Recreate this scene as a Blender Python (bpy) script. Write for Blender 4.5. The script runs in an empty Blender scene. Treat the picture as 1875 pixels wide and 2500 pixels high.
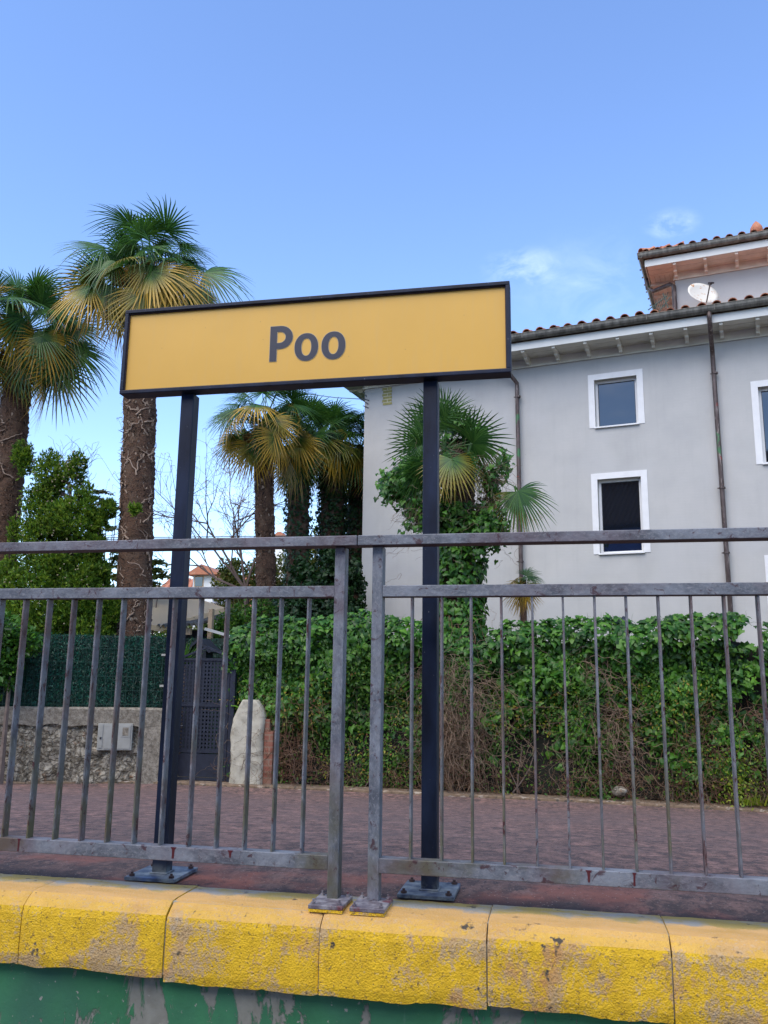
import bpy, math, random
import numpy as np
from mathutils import Vector, Matrix, noise

S = bpy.context.scene
COL = S.collection
R = math.radians
rng = np.random.default_rng(7)
random.seed(7)

# ------------------------------------------------------------------ camera
F_PX = 2075.0            # focal length in pixels of the 1875 x 2500 photograph
CAM_H = 0.71             # camera height above the platform top
def _n(v): v = np.array(v, float); return v/np.linalg.norm(v)
_Z = _n([143, -10550, F_PX]); _X = -_n([-10437, (F_PX**2-10437*143)/10550, F_PX]); _Y = np.cross(_Z, _X)
MW = np.array([_X, _Y, _Z])          # world axes seen from the camera
CP = np.array([0, 0, CAM_H])
cam = bpy.data.cameras.new('camera'); co = bpy.data.objects.new('camera', cam); COL.objects.link(co)
cam.sensor_fit = 'VERTICAL'; cam.sensor_height = 24; cam.sensor_width = 18
cam.lens = 24*F_PX/2500; cam.clip_start = 0.02; cam.clip_end = 3000
r_, u_, b_ = MW@np.array([1, 0, 0]), MW@np.array([0, -1, 0]), MW@np.array([0, 0, -1])
co.matrix_world = Matrix([[r_[0], u_[0], b_[0], 0], [r_[1], u_[1], b_[1], 0], [r_[2], u_[2], b_[2], CAM_H], [0, 0, 0, 1]])
S.camera = co

def P(px, py, Y):        # where a sight line of the survey photograph meets depth Y
    d = MW@np.array([px-937.5, py-1250, F_PX]); return CP+d*(Y/d[1])

# ------------------------------------------------------------------ world, sun, exposure
SUN_EL, SUN_AZ = R(52), R(205)       # azimuth clockwise from +Y: behind the camera, to the left
w = bpy.data.worlds.new('World'); S.world = w; w.use_nodes = True
nt = w.node_tree; nt.nodes.clear()
out = nt.nodes.new('ShaderNodeOutputWorld'); bg = nt.nodes.new('ShaderNodeBackground')
sky = nt.nodes.new('ShaderNodeTexSky'); sky.sky_type = 'NISHITA'; sky.sun_disc = False
sky.sun_elevation = SUN_EL; sky.sun_rotation = SUN_AZ; sky.altitude = 50
sky.air_density = 1.0; sky.dust_density = 0.1; sky.ozone_density = 2.6
tc = nt.nodes.new('ShaderNodeTexCoord')
def cloud(nt, direction, size, amt, scale):
    dot = nt.nodes.new('ShaderNodeVectorMath'); dot.operation = 'DISTANCE'
    sc = nt.nodes.new('ShaderNodeVectorMath'); sc.operation = 'MULTIPLY'; sc.inputs[1].default_value = (1, 1, 1.9)
    nt.links.new(tc.outputs['Generated'], sc.inputs[0]); nt.links.new(sc.outputs[0], dot.inputs[0])
    d = direction/np.linalg.norm(direction)
    dot.inputs[1].default_value = (d[0], d[1], d[2]*1.9)
    mr = nt.nodes.new('ShaderNodeMapRange'); mr.interpolation_type = 'SMOOTHSTEP'
    mr.inputs['From Min'].default_value = size; mr.inputs['From Max'].default_value = 0
    nt.links.new(dot.outputs['Value'], mr.inputs['Value'])
    no = nt.nodes.new('ShaderNodeTexNoise'); no.inputs['Scale'].default_value = scale; no.inputs['Detail'].default_value = 9; no.inputs['Roughness'].default_value = .62
    no.inputs['Distortion'].default_value = .5
    nt.links.new(sc.outputs[0], no.inputs['Vector'])
    m2 = nt.nodes.new('ShaderNodeMapRange'); m2.inputs['From Min'].default_value = .44; m2.inputs['From Max'].default_value = .74
    nt.links.new(no.outputs['Fac'], m2.inputs['Value'])
    mu = nt.nodes.new('ShaderNodeMath'); mu.operation = 'MULTIPLY'; nt.links.new(mr.outputs[0], mu.inputs[0]); nt.links.new(m2.outputs[0], mu.inputs[1])
    m3 = nt.nodes.new('ShaderNodeMath'); m3.operation = 'MULTIPLY'; m3.inputs[1].default_value = amt; nt.links.new(mu.outputs[0], m3.inputs[0])
    return m3.outputs[0]
def wray(px, py): return MW@np.array([px-937.5, py-1250, F_PX])
c1 = cloud(nt, wray(1280, 662), .06, .20, 19)
c2 = cloud(nt, wray(1640, 548), .035, .22, 19)
c5 = cloud(nt, wray(1440, 690), .12, .07, 15)
c3 = cloud(nt, np.array([.1, -1, .62]), 1.1, 1.1, 2.2)      # cloud bank behind the camera, seen in the window panes
c4 = cloud(nt, wray(650, 1200), .16, .12, 9)
s_ = c1
for c in (c2, c3, c4, c5):
    a = nt.nodes.new('ShaderNodeMath'); a.operation = 'ADD'; a.use_clamp = True
    nt.links.new(s_, a.inputs[0]); nt.links.new(c, a.inputs[1]); s_ = a.outputs[0]
hs = nt.nodes.new('ShaderNodeHueSaturation'); hs.inputs['Hue'].default_value = .507; hs.inputs['Saturation'].default_value = 1.08; hs.inputs['Value'].default_value = 1.06
nt.links.new(sky.outputs[0], hs.inputs['Color'])
mx = nt.nodes.new('ShaderNodeMix'); mx.data_type = 'RGBA'; mx.inputs['B'].default_value = (9.5, 10, 10.8, 1)
nt.links.new(s_, mx.inputs['Factor']); nt.links.new(hs.outputs[0], mx.inputs['A'])
nt.links.new(mx.outputs['Result'], bg.inputs['Color']); bg.inputs['Strength'].default_value = .15
nt.links.new(bg.outputs[0], out.inputs[0])

sl = bpy.data.lights.new('sun', 'SUN'); so = bpy.data.objects.new('sun', sl); COL.objects.link(so)
sl.energy = 1.9; sl.angle = R(55); sl.color = (1, .90, .76)
sv = Vector((math.sin(SUN_AZ)*math.cos(SUN_EL), math.cos(SUN_AZ)*math.cos(SUN_EL), math.sin(SUN_EL)))
so.rotation_euler = sv.to_track_quat('Z', 'Y').to_euler(); so.location = (-5, -8, 20)
S.view_settings.view_transform = 'Standard'; S.view_settings.look = 'None'
S.view_settings.exposure = 1.14; S.view_settings.gamma = 1

# ------------------------------------------------------------------ material helper
class G:
    def __init__(s, name):
        s.m = bpy.data.materials.new(name); s.m.use_nodes = True; s.t = s.m.node_tree
        s.b = s.t.nodes['Principled BSDF']; s.o = s.t.nodes['Material Output']
        s.tc = s.t.nodes.new('ShaderNodeTexCoord').outputs['Object']
    def n(s, t, **k):
        x = s.t.nodes.new('ShaderNode'+t)
        for a, v in k.items(): setattr(x, a, v)
        return x
    def l(s, a, b): s.t.links.new(a, b)
    def put(s, sock, v):
        if hasattr(v, 'is_linked') or isinstance(v, bpy.types.NodeSocket): s.l(v, sock)
        elif isinstance(v, tuple) and len(v) == 3 and sock.type == 'RGBA': sock.default_value = (*v, 1)
        else: sock.default_value = v
    def map(s, scale, rot=(0, 0, 0)):
        x = s.n('Mapping'); x.inputs['Scale'].default_value = scale; x.inputs['Rotation'].default_value = rot; s.l(s.tc, x.inputs['Vector']); return x.outputs[0]
    def noise(s, scale, detail=6, rough=.55, vec=None, dist=0):
        x = s.n('TexNoise'); x.inputs['Scale'].default_value = scale; x.inputs['Detail'].default_value = detail
        x.inputs['Roughness'].default_value = rough; x.inputs['Distortion'].default_value = dist
        s.l(vec if vec is not None else s.tc, x.inputs['Vector']); return x.outputs['Fac']
    def vor(s, scale, feature='F1', vec=None, out='Distance'):
        x = s.n('TexVoronoi', feature=feature); x.inputs['Scale'].default_value = scale
        s.l(vec if vec is not None else s.tc, x.inputs['Vector']); return x.outputs[out]
    def rng(s, v, a, b, c=0., d=1.):
        x = s.n('MapRange'); s.l(v, x.inputs['Value'])
        for k, q in (('From Min', a), ('From Max', b), ('To Min', c), ('To Max', d)): x.inputs[k].default_value = q
        return x.outputs[0]
    def math(s, op, a, b=0.):
        x = s.n('Math', operation=op); s.put(x.inputs[0], a); s.put(x.inputs[1], b); return x.outputs[0]
    def mix(s, f, a, b, mode='MIX'):
        x = s.n('Mix', data_type='RGBA', blend_type=mode); s.put(x.inputs['Factor'], f); s.put(x.inputs['A'], a); s.put(x.inputs['B'], b); return x.outputs['Result']
    def island(s): return s.n('NewGeometry').outputs['Random Per Island']
    def attr(s, name): return s.n('Attribute', attribute_name=name).outputs['Fac']
    def xyz(s):
        x = s.n('SeparateXYZ'); s.l(s.tc, x.inputs[0]); return x.outputs
    def bump(s, h, strength=.4, dist=.01):
        x = s.n('Bump'); x.inputs['Strength'].default_value = strength; x.inputs['Distance'].default_value = dist
        s.l(h, x.inputs['Height']); s.l(x.outputs[0], s.b.inputs['Normal']); return s
    def col(s, c): s.put(s.b.inputs['Base Color'], c); return s
    def rough(s, r): s.put(s.b.inputs['Roughness'], r); return s
    def metal(s, r): s.put(s.b.inputs['Metallic'], r); return s

def simple(name, c, rough=.6, metal=0, var=.18, scale=14, bump=.15, dist=.004):
    g = G(name); n = g.noise(scale); d = tuple(x*(1-var) for x in c); e = tuple(min(1, x*(1+var)) for x in c)
    g.col(g.mix(g.rng(n, .3, .7), d, e)).rough(rough).metal(metal)
    if bump: g.bump(g.noise(scale*5), bump, dist)
    return g.m
def leafmat(name, cols, trans=.35, rough=.5, tip=None):
    g = G(name); r = g.island()
    cr = g.n('ValToRGB'); el = cr.color_ramp.elements
    while len(el) < len(cols): el.new(.5)
    for i, c in enumerate(cols): el[i].position = i/(len(cols)-1); el[i].color = (*c, 1)
    g.l(r, cr.inputs[0]); c = cr.outputs[0]
    c = g.mix(g.rng(g.noise(1.7, 3), .35, .65), c, (.62, .62, .62), 'MULTIPLY') if tip is None else c
    g.col(c).rough(rough); g.b.inputs['Specular IOR Level'].default_value = .35
    t = g.n('BsdfTranslucent'); g.l(g.mix(.5, c, (.5, .62, .1), 'MULTIPLY') if False else c, t.inputs['Color'])
    m = g.n('MixShader'); m.inputs[0].default_value = trans; g.l(g.b.outputs[0], m.inputs[1]); g.l(t.outputs[0], m.inputs[2]); g.l(m.outputs[0], g.o.inputs['Surface'])
    return g.m

# ------------------------------------------------------------------ mesh helper
class MB:
    def __init__(s): s.v = []; s.f = []; s.n = 0; s.a = {}
    def add(s, v, f):
        v = np.asarray(v, float).reshape(-1, 3)
        s.v.append(v); s.f.extend([tuple(int(i)+s.n for i in q) for q in f]); s.n += len(v); return s
    def box(s, x0, x1, y0, y1, z0, z1):
        return s.add([(x0, y0, z0), (x1, y0, z0), (x1, y1, z0), (x0, y1, z0), (x0, y0, z1), (x1, y0, z1), (x1, y1, z1), (x0, y1, z1)],
                     [(0, 3, 2, 1), (4, 5, 6, 7), (0, 1, 5, 4), (1, 2, 6, 5), (2, 3, 7, 6), (3, 0, 4, 7)])
    def beam(s, a, b, w_, h, up=(0, 0, 1)):
        a = np.array(a, float); b = np.array(b, float); d = _n(b-a); si = np.cross(d, up); si = _n(si); u = np.cross(si, d)
        v = [p+si*sx*w_/2+u*sz*h/2 for p in (a, b) for sx, sz in ((-1, -1), (1, -1), (1, 1), (-1, 1))]
        return s.add(v, [(3, 2, 1, 0), (4, 5, 6, 7), (0, 1, 5, 4), (1, 2, 6, 5), (2, 3, 7, 6), (3, 0, 4, 7)])
    def tube(s, pts, rad, k=8, caps=True):
        pts = np.asarray(pts, float); m = len(pts); rad = np.broadcast_to(rad, (m,))
        t = np.gradient(pts, axis=0); t /= np.linalg.norm(t, axis=1)[:, None]+1e-9
        ref = np.array([0, 0, 1.]) if abs(t[0][2]) < .8 else np.array([0, 1., 0]); vs = []
        for i in range(m):
            a = np.cross(t[i], ref); a /= np.linalg.norm(a)+1e-9; b = np.cross(a, t[i])
            if i and abs(t[i] @ ref) > .97: pass
            th = np.linspace(0, 2*math.pi, k, endpoint=False)
            vs.append(pts[i]+rad[i]*(np.cos(th)[:, None]*a+np.sin(th)[:, None]*b))
        f = [(i*k+j, i*k+(j+1) % k, (i+1)*k+(j+1) % k, (i+1)*k+j) for i in range(m-1) for j in range(k)]
        if caps: f += [tuple(range(k))[::-1], tuple(range((m-1)*k, m*k))]
        return s.add(np.concatenate(vs), f)
    def lathe(s, prof, c=(0, 0, 0), k=16):
        th = np.linspace(0, 2*math.pi, k, endpoint=False); vs = []
        for r, z in prof: vs.append(np.stack([c[0]+r*np.cos(th), c[1]+r*np.sin(th), np.full(k, c[2]+z)], 1))
        m = len(prof); f = [(i*k+j, i*k+(j+1) % k, (i+1)*k+(j+1) % k, (i+1)*k+j) for i in range(m-1) for j in range(k)]
        f += [tuple(range(k))[::-1], tuple(range((m-1)*k, m*k))]
        return s.add(np.concatenate(vs), f)
    def prism(s, poly, axis, a, b):      # polygon in the two other axes, extruded
        def mk(p, t):
            return {'x': (t, p[0], p[1]), 'y': (p[0], t, p[1]), 'z': (p[0], p[1], t)}[axis]
        n = len(poly); v = [mk(p, a) for p in poly]+[mk(p, b) for p in poly]
        return s.add(v, [tuple(range(n))[::-1], tuple(range(n, 2*n))]+[(i, (i+1) % n, n+(i+1) % n, n+i) for i in range(n)])
    def mesh(s, name, shift=None, smooth=False, attrs=None):
        v = np.concatenate(s.v) if s.v else np.zeros((0, 3))
        if shift is not None: v = v-np.asarray(shift)
        me = bpy.data.meshes.new(name); me.from_pydata(v.tolist(), [], s.f); me.update()
        if smooth: me.polygons.foreach_set('use_smooth', [True]*len(me.polygons))
        for k, a in (attrs or {}).items():
            at = me.attributes.new(k, 'FLOAT', 'POINT'); at.data.foreach_set('value', np.asarray(a, np.float32))
        return me

def tag(o, label=None, cat=None, group=None, kind=None):
    if label: o['label'] = label
    if cat: o['category'] = cat
    if group: o['group'] = group
    if kind: o['kind'] = kind
    return o
ORG = {}
def thing(name, label, cat, loc=(0, 0, 0), rz=0, group=None):
    o = bpy.data.objects.new(name, None); COL.objects.link(o); o.location = loc; o.rotation_euler = (0, 0, rz)
    o.empty_display_size = .2; ORG[o.name] = (0, 0, 0) if rz else tuple(loc)
    return tag(o, label, cat, group)
def obj(name, mb, mat, parent=None, smooth=False, bevel=0, loc=None, attrs=None, label=None):
    sh = ORG[parent.name] if parent is not None else loc
    me = mb.mesh(name, sh, smooth, attrs) if isinstance(mb, MB) else mb
    me.materials.append(mat)
    o = bpy.data.objects.new(name, me); COL.objects.link(o)
    if parent is not None: o.parent = parent; ORG[o.name] = sh
    elif loc is not None: o.location = loc
    if bevel:
        b = o.modifiers.new('bevel', 'BEVEL'); b.width = bevel; b.segments = 2; b.limit_method = 'ANGLE'
    if label: o['label'] = label
    return o

def scatter(tv, tf, pos, rot, scl):
    """n copies of template (tv, tf); rot n x 3 x 3 (columns = template axes in world); scl n or n x 3"""
    pos = np.asarray(pos); n = len(pos); scl = np.asarray(scl, float)
    if scl.ndim == 1: scl = np.repeat(scl[:, None], 3, 1)
    v = np.einsum('nij,nkj->nki', rot, tv[None]*scl[:, None, :])+pos[:, None, :]
    k = len(tv); mb = MB(); mb.v = [v.reshape(-1, 3)]; mb.n = n*k
    for f in tf:
        mb.f.extend(map(tuple, (np.array(f)[None]+np.arange(n)[:, None]*k).tolist()))
    return mb
def frames(nrm, tipdir, jit=.3):
    """z = leaf normal, y = leaf tip direction"""
    n = len(nrm); z = nrm+rng.normal(0, jit, (n, 3)); z /= np.linalg.norm(z, axis=1)[:, None]
    y = tipdir+rng.normal(0, jit, (n, 3)); y -= (y*z).sum(1)[:, None]*z; y /= np.linalg.norm(y, axis=1)[:, None]+1e-9
    x = np.cross(y, z); return np.stack([x, y, z], 2)
def join(*ms):
    o = MB()
    for m in ms:
        o.v += m.v; o.f += [tuple(i+o.n for i in f) for f in m.f]; o.n += m.n
    return o
# leaf templates
IVY = (np.array([(0, -.12, 0), (.34, -.34, -.05), (.52, .02, -.07), (.30, .28, -.02), (.13, .66, -.10), (-.13, .66, -.10), (-.30, .28, -.02), (-.52, .02, -.07), (-.34, -.34, -.05), (0, .22, .06), (0, .78, -.14)], float),
       [(0, 1, 2, 3, 9), (9, 3, 4, 10), (0, 9, 6, 7, 8), (9, 10, 5, 6)])
OVAL = (np.array([(0, 0, 0), (.22, .3, .0), (.2, .7, -.03), (0, 1, -.1), (-.2, .7, -.03), (-.22, .3, .0), (0, .5, -.05)], float), [(0, 1, 2, 6), (6, 2, 3), (0, 6, 4, 5), (6, 3, 4)])
SPRIG = (np.array([(0, 0, 0), (.12, .3, .05), (.05, 1, .0), (-.12, .35, -.05), (.30, .55, .1), (-.3, .6, .02), (.02, .5, .25), (.1, .3, -.2), (-.1, .75, -.18)], float), [(0, 1, 2, 3), (0, 4, 1), (0, 3, 5), (0, 6, 2), (0, 7, 8)])
TRI = (np.array([(-.12, 0, 0), (.12, 0, 0), (0, 1, .08)], float), [(0, 1, 2)])
def strands(starts, dirs, length, seg, wob, rad, grav=-.3, k=3):
    """random-walk twigs as thin three-sided tubes, vectorised"""
    n = len(starts); p = np.array(starts, float); d = np.array(dirs, float); pts = [p.copy()]
    L = np.broadcast_to(length, (n,))[:, None]/seg
    for i in range(seg):
        d = d+rng.normal(0, wob, (n, 3)); d[:, 2] += grav/seg; d /= np.linalg.norm(d, axis=1)[:, None]; p = p+d*L; pts.append(p.copy())
    pts = np.stack(pts, 1); rad = np.broadcast_to(rad, (n,))
    off = np.array([(math.cos(a), math.sin(a)) for a in np.arange(k)*2*math.pi/k]); t = np.gradient(pts, axis=1)
    t /= np.linalg.norm(t, axis=2)[..., None]+1e-9; ref = np.array([.3, .9, .25]); a = np.cross(t, ref); a /= np.linalg.norm(a, axis=2)[..., None]+1e-9; b = np.cross(t, a)
    tp = np.linspace(1, .45, seg+1)[None, :, None, None]*rad[:, None, None, None]
    v = pts[:, :, None]+tp*(off[None, None, :, 0, None]*a[:, :, None]+off[None, None, :, 1, None]*b[:, :, None])
    mb = MB(); mb.v = [v.reshape(-1, 3)]; m = (seg+1)*k; mb.n = n*m; f = []
    for i in range(seg):
        for j in range(k): f.append((i*k+j, i*k+(j+1) % k, (i+1)*k+(j+1) % k, (i+1)*k+j))
    f = np.array(f); mb.f = list(map(tuple, (f[None]+(np.arange(n)*m)[:, None, None]).reshape(-1, 4).tolist()))
    return mb

# ------------------------------------------------------------------ materials
def m_rail(name, red=.5, vert=False):
    g = G(name)
    st = g.noise(10, 9, .78, g.map((1, 1, .5) if vert else (.5, 1, 1)), .4); fine = g.noise(120, 6, .75, g.map((1, 1, .6) if vert else (.6, 1, 1)), .8)
    base = g.mix(g.rng(st, .38, .62), (.066, .074, .088), (.195, .212, .238))
    base = g.mix(g.rng(fine, .35, .7), base, (.42, .42, .43), 'MIX') if False else g.mix(g.rng(fine, .50, .64, 0, .6), base, (.26, .262, .275))
    moss = g.rng(g.noise(4.5, 4, .6), .50, .68); z = g.xyz()[2]
    base = g.mix(g.math('MULTIPLY', moss, g.rng(z, .9, .15, .08, .9)), base, (.085, .078, .040))
    base = g.mix(g.rng(g.noise(2.2, 5, .65), .50, .62, 0, .35), base, (.10, .040, .048))
    rd = g.rng(g.noise(26, 7, .7, None, .8), .60-.05*red, .66-.05*red)
    base = g.mix(g.math('MULTIPLY', rd, .85), base, (.045, .012, .016))
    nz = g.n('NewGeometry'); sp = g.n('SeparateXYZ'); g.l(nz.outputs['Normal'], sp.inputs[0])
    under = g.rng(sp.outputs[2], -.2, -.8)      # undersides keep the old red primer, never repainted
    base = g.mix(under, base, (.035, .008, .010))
    g.col(base).rough(g.rng(fine, .3, .7, .42, .65)).metal(.12).bump(g.math('ADD', fine, g.noise(40, 4)), .4, .002)
    return g.m
M = {}
M['rail'] = m_rail('worn silver grey paint over red primer')
M['railpost'] = m_rail('worn silver grey paint brushed upright', .5, True)
g = G('balusters worn grey'); n1 = g.noise(38, 7, .75, g.map((1, 1, .4)), .5)
b = g.mix(g.rng(g.noise(9, 6, .7), .35, .65), (.075, .076, .088), (.20, .205, .225)); z = g.xyz()[2]; b = g.mix(g.rng(g.noise(3.1, 5, .7), .48, .60, 0, .7), b, (.115, .062, .052))
b = g.mix(g.math('MULTIPLY', g.rng(g.noise(4, 4), .42, .58), g.rng(z, .75, .15, .05, .95)), b, (.095, .085, .035)); b = g.mix(g.rng(n1, .56, .60), b, (.055, .014, .014)); b = g.mix(g.rng(n1, .42, .36, 0, .6), b, (.26, .26, .27)); g.col(b).rough(.6).metal(.1).bump(n1, .5, .002); M['bar'] = g.m
g = G('sign yellow'); n1 = g.noise(3, 5); b = g.mix(g.rng(n1, .3, .7), (.60, .345, .055), (.65, .375, .063))
b = g.mix(g.rng(g.noise(60, 3, .5, g.map((1, 1, .12))), .5, .8, 0, .12), b, (.5, .36, .17)); b = g.mix(g.rng(g.vor(16), .03, .022), b, (.35, .2, .06)); g.col(b).rough(.38); M['yellow'] = g.m
M['letter'] = simple('sign lettering', (.016, .021, .040), .5, 0, .05, 6, 0)
M['halo'] = simple('pale lettering edge', (.42, .36, .25), .5, 0, .05, 6, 0)
g = G('dark blue black steel'); n1 = g.noise(14, 6, .6, g.map((1, 1, .25)))
b = g.mix(g.rng(n1, .35, .7), (.003, .006, .015), (.012, .021, .048)); b = g.mix(g.rng(g.noise(90, 3), .70, .76), b, (.18, .19, .21)); z = g.xyz()[2]
b = g.mix(g.math('MULTIPLY', g.rng(g.noise(20, 5), .45, .6), g.rng(z, .05, .012)), b, (.12, .14, .15)); g.col(b).rough(.48).bump(g.noise(60, 4), .2, .001); g.b.inputs['Specular IOR Level'].default_value = .25; M['black'] = g.m
g = G('blue grey worn base plate'); n1 = g.noise(22, 6, .65); b = g.mix(g.rng(n1, .4, .62), (.025, .04, .075), (.16, .19, .21)); b = g.mix(g.rng(g.noise(9, 3), .55, .7), b, (.03, .065, .17)); g.col(b).rough(.45).bump(n1, .4, .003); M['plate'] = g.m
g = G('primed base plate'); n1 = g.noise(30, 6, .65); b = g.mix(g.rng(n1, .4, .62), (.10, .085, .10), (.26, .25, .26)); b = g.mix(g.rng(g.noise(13, 4), .55, .6), b, (.11, .03, .035)); g.col(b).rough(.5).bump(n1, .4, .003); M['rplate'] = g.m
M['bolt'] = simple('rusty bolt', (.05, .03, .03), .7, .3, .4, 60)
# coping: worn yellow paint on concrete
g = G('worn yellow paint on concrete'); big = g.noise(3.3, 8, .66, None, .6); mid = g.noise(17, 6, .7, g.map((1, 1, .7))); fi = g.noise(120, 4, .65)
con = g.mix(g.rng(fi, .35, .7), (.34, .21, .09), (.52, .36, .17)); con = g.mix(g.rng(mid, .58, .68), con, (.42, .34, .24)); con = g.mix(g.rng(g.noise(6, 5), .5, .66), con, (.46, .23, .06))
yel = g.mix(g.rng(mid, .3, .7), (.52, .305, .006), (.77, .475, .010))
f = g.math('ADD', g.math('MULTIPLY', big, .62), g.math('ADD', g.math('MULTIPLY', mid, .22), g.math('MULTIPLY', fi, .22)))
side = g.mix(g.rng(f, .54, .585), yel, con); side = g.mix(g.rng(g.noise(85, 5, .7), .58, .66, 0, .8), side, (.10, .065, .035)); side = g.mix(g.rng(g.noise(60, 4, .7), .36, .28, 0, .55), side, (.56, .47, .30))
top = g.mix(g.rng(g.noise(7, 6, .7, g.map((.35, 1, 1)), .6), .4, .62), (.60, .35, .120), (.50, .29, .075)); top = g.mix(g.rng(fi, .55, .75, 0, .6), top, (.45, .41, .33))
y_ = g.xyz()[1]; bk = g.math('ADD', y_, g.math('MULTIPLY', g.math('SUBTRACT', g.noise(11, 5), .5), .16))
worn = g.mix(g.rng(g.noise(5, 6, .65, g.map((.6, 1, 1))), .46, .56), (.34, .25, .06), (.28, .27, .23)); top = g.mix(g.rng(bk, .135, .165), top, worn)
nz = g.n('NewGeometry'); sp = g.n('SeparateXYZ'); g.l(nz.outputs['Normal'], sp.inputs[0]); up = g.rng(sp.outputs[2], .45, .95)
b = g.mix(up, side, top); b = g.mix(g.rng(g.math('MULTIPLY', g.noise(8, 5, .7), g.noise(30, 3)), .36, .42), b, (.06, .05, .035)); g.col(b).rough(.82)
h = g.math('ADD', g.math('MULTIPLY', fi, 1.), g.math('MULTIPLY', g.vor(170), .5)); g.bump(h, .75, .005); M['coping'] = g.m
g = G('green painted wall'); s1 = g.noise(4.4, 9, .68, g.map((1.3, 1, .5)), .9); dr = g.noise(7, 6, .6, g.map((2.2, 1, .25)), .4)
b = g.mix(g.rng(g.noise(3, 6, .6), .35, .65), (.016, .11, .040), (.036, .185, .075)); b = g.mix(g.rng(g.noise(1.6, 4), .45, .65, 0, .7), b, (.025, .085, .065))
b = g.mix(g.rng(dr, .66, .74, 0, .6), b, (.15, .22, .18)); b = g.mix(g.rng(s1, .545, .57), b, g.mix(g.noise(25, 4), (.11, .105, .08), (.235, .235, .20))); b = g.mix(g.rng(g.noise(45, 5), .66, .70), b, (.25, .24, .21)); g.col(b).rough(.75).bump(g.math('ADD', g.math('MULTIPLY', g.rng(s1, .545, .57), -1.), g.math('MULTIPLY', g.noise(60, 4), .4)), .6, .006); M['green'] = g.m
# worn red paving
g = G('worn red asphalt'); big = g.noise(.8, 6, .6, None, .5); mid = g.noise(8, 10, .8, g.map((1.3, .8, 1)), .3); fi = g.noise(20, 8, .85, g.map((1.2, .8, 1)))
b = g.mix(g.rng(mid, .44, .57), (.080, .050, .043), (.285, .160, .126)); b = g.mix(g.rng(fi, .52, .58, 0, .9), b, (.042, .034, .038)); b = g.mix(g.rng(fi, .43, .36, 0, .7), b, (.38, .255, .225))
b = g.mix(g.rng(big, .40, .62, 0, .5), b, (.12, .084, .078)); y_ = g.xyz()[1]
b = g.mix(g.math('MULTIPLY', g.rng(g.noise(2.4, 6), .46, .58), g.rng(y_, 3.7, 3.05)), b, (.30, .105, .072)); b = g.mix(g.math('MULTIPLY', g.rng(g.noise(3.1, 7, .75), .42, .55, 0, .9), g.rng(y_, 3.2, 2.97)), b, (.026, .020, .024))
b = g.mix(g.rng(fi, .55, .62, 0, .7), b, (.04, .032, .036)); b = g.mix(g.rng(g.vor(48), .15, .09, 0, .75), b, (.36, .31, .27)); g.col(b).rough(.9).bump(g.math('ADD', mid, fi), .9, .02); M['asphalt'] = g.m
M['soil'] = simple('dry soil', (.10, .085, .05), .95, 0, .4, 3, .5, .03)
M['ballast'] = simple('track ballast', (.16, .14, .12), .95, 0, .5, 30, .8, .03)
g = G('kerb stone'); n1 = g.noise(10, 6, .7); b = g.mix(g.rng(n1, .35, .65), (.09, .060, .036), (.21, .145, .092)); x_ = g.xyz()
b = g.mix(g.rng(g.noise(22, 4, .6, g.map((.4, 1, 1))), .58, .64, 0, .8), b, (.36, .31, .25)); b = g.mix(g.rng(g.noise(14, 5), .56, .64), b, (.05, .045, .035)); g.col(b).rough(.9).bump(n1, .5, .01); M['kerb'] = g.m
# house
g = G('grey painted brick'); br = g.n('TexBrick'); br.inputs['Scale'].default_value = 1; br.inputs['Brick Width'].default_value = .25; br.inputs['Row Height'].default_value = .065; br.inputs['Mortar Size'].default_value = .006
mp = g.n('Mapping'); mp.inputs['Rotation'].default_value = (R(90), 0, 0); g.l(g.tc, mp.inputs[0]); g.l(mp.outputs[0], br.inputs['Vector'])
n1 = g.noise(1.1, 5, .6); b = g.mix(g.rng(n1, .35, .65), (.355, .352, .342), (.405, .398, .382)); b = g.mix(g.rng(g.noise(2.0, 6, .65, g.map((3.5, 1, .22))), .5, .75, 0, .16), b, (.25, .25, .245)); b = g.mix(g.rng(g.noise(.6, 3), .5, .6, 0, .35), b, (.40, .40, .40))
b = g.mix(g.rng(g.vor(2.3), .018, .010), b, (.12, .08, .06)); g.col(b).rough(.85); g.bump(g.math('ADD', g.math('MULTIPLY', br.outputs['Fac'], -.35), g.math('MULTIPLY', g.noise(30, 4), .4)), .22, .006); M['wall'] = g.m
M['trim'] = simple('white window trim', (.60, .60, .60), .6, 0, .05, 5, .1)
M['reveal'] = simple('cream window reveal', (.42, .415, .37), .6, 0, .06, 5, .1)
M['eave'] = simple('eave cream paint', (.58, .57, .50), .7, 0, .10, 3, .2)
M['fascia'] = simple('white fascia board', (.50, .51, .49), .6, 0, .05, 3, .1)
M['bounce_soffit'] = simple('tower soffit cream with painted bounce light', (.66, .57, .48), .7, 0, .14, 3, .2)  # cream paint with the roof tiles' warm bounce light put into the colour
g = G('patinated copper pipe'); n1 = g.noise(8, 6, .65, g.map((1, 1, .4))); b = g.mix(g.rng(n1, .4, .65), (.05, .032, .028), (.11, .085, .08)); b = g.mix(g.rng(g.noise(22, 5, .6, g.map((1, 1, .2))), .58, .64, 0, .7), b, (.28, .24, .21)); b = g.mix(g.rng(g.noise(3, 3), .64, .7), b, (.04, .13, .05)); b = g.mix(g.rng(g.noise(5, 3), .66, .70), b, (.22, .03, .02)); g.col(b).rough(.5).metal(.35); M['pipe'] = g.m
g = G('zinc gutter'); n1 = g.noise(5, 6, .65, g.map((2, 1, .6))); b = g.mix(g.rng(n1, .35, .65), (.05, .047, .04), (.15, .145, .125)); g.col(b).rough(.5).metal(.4).bump(n1, .2, .004); M['gutter'] = g.m
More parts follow.
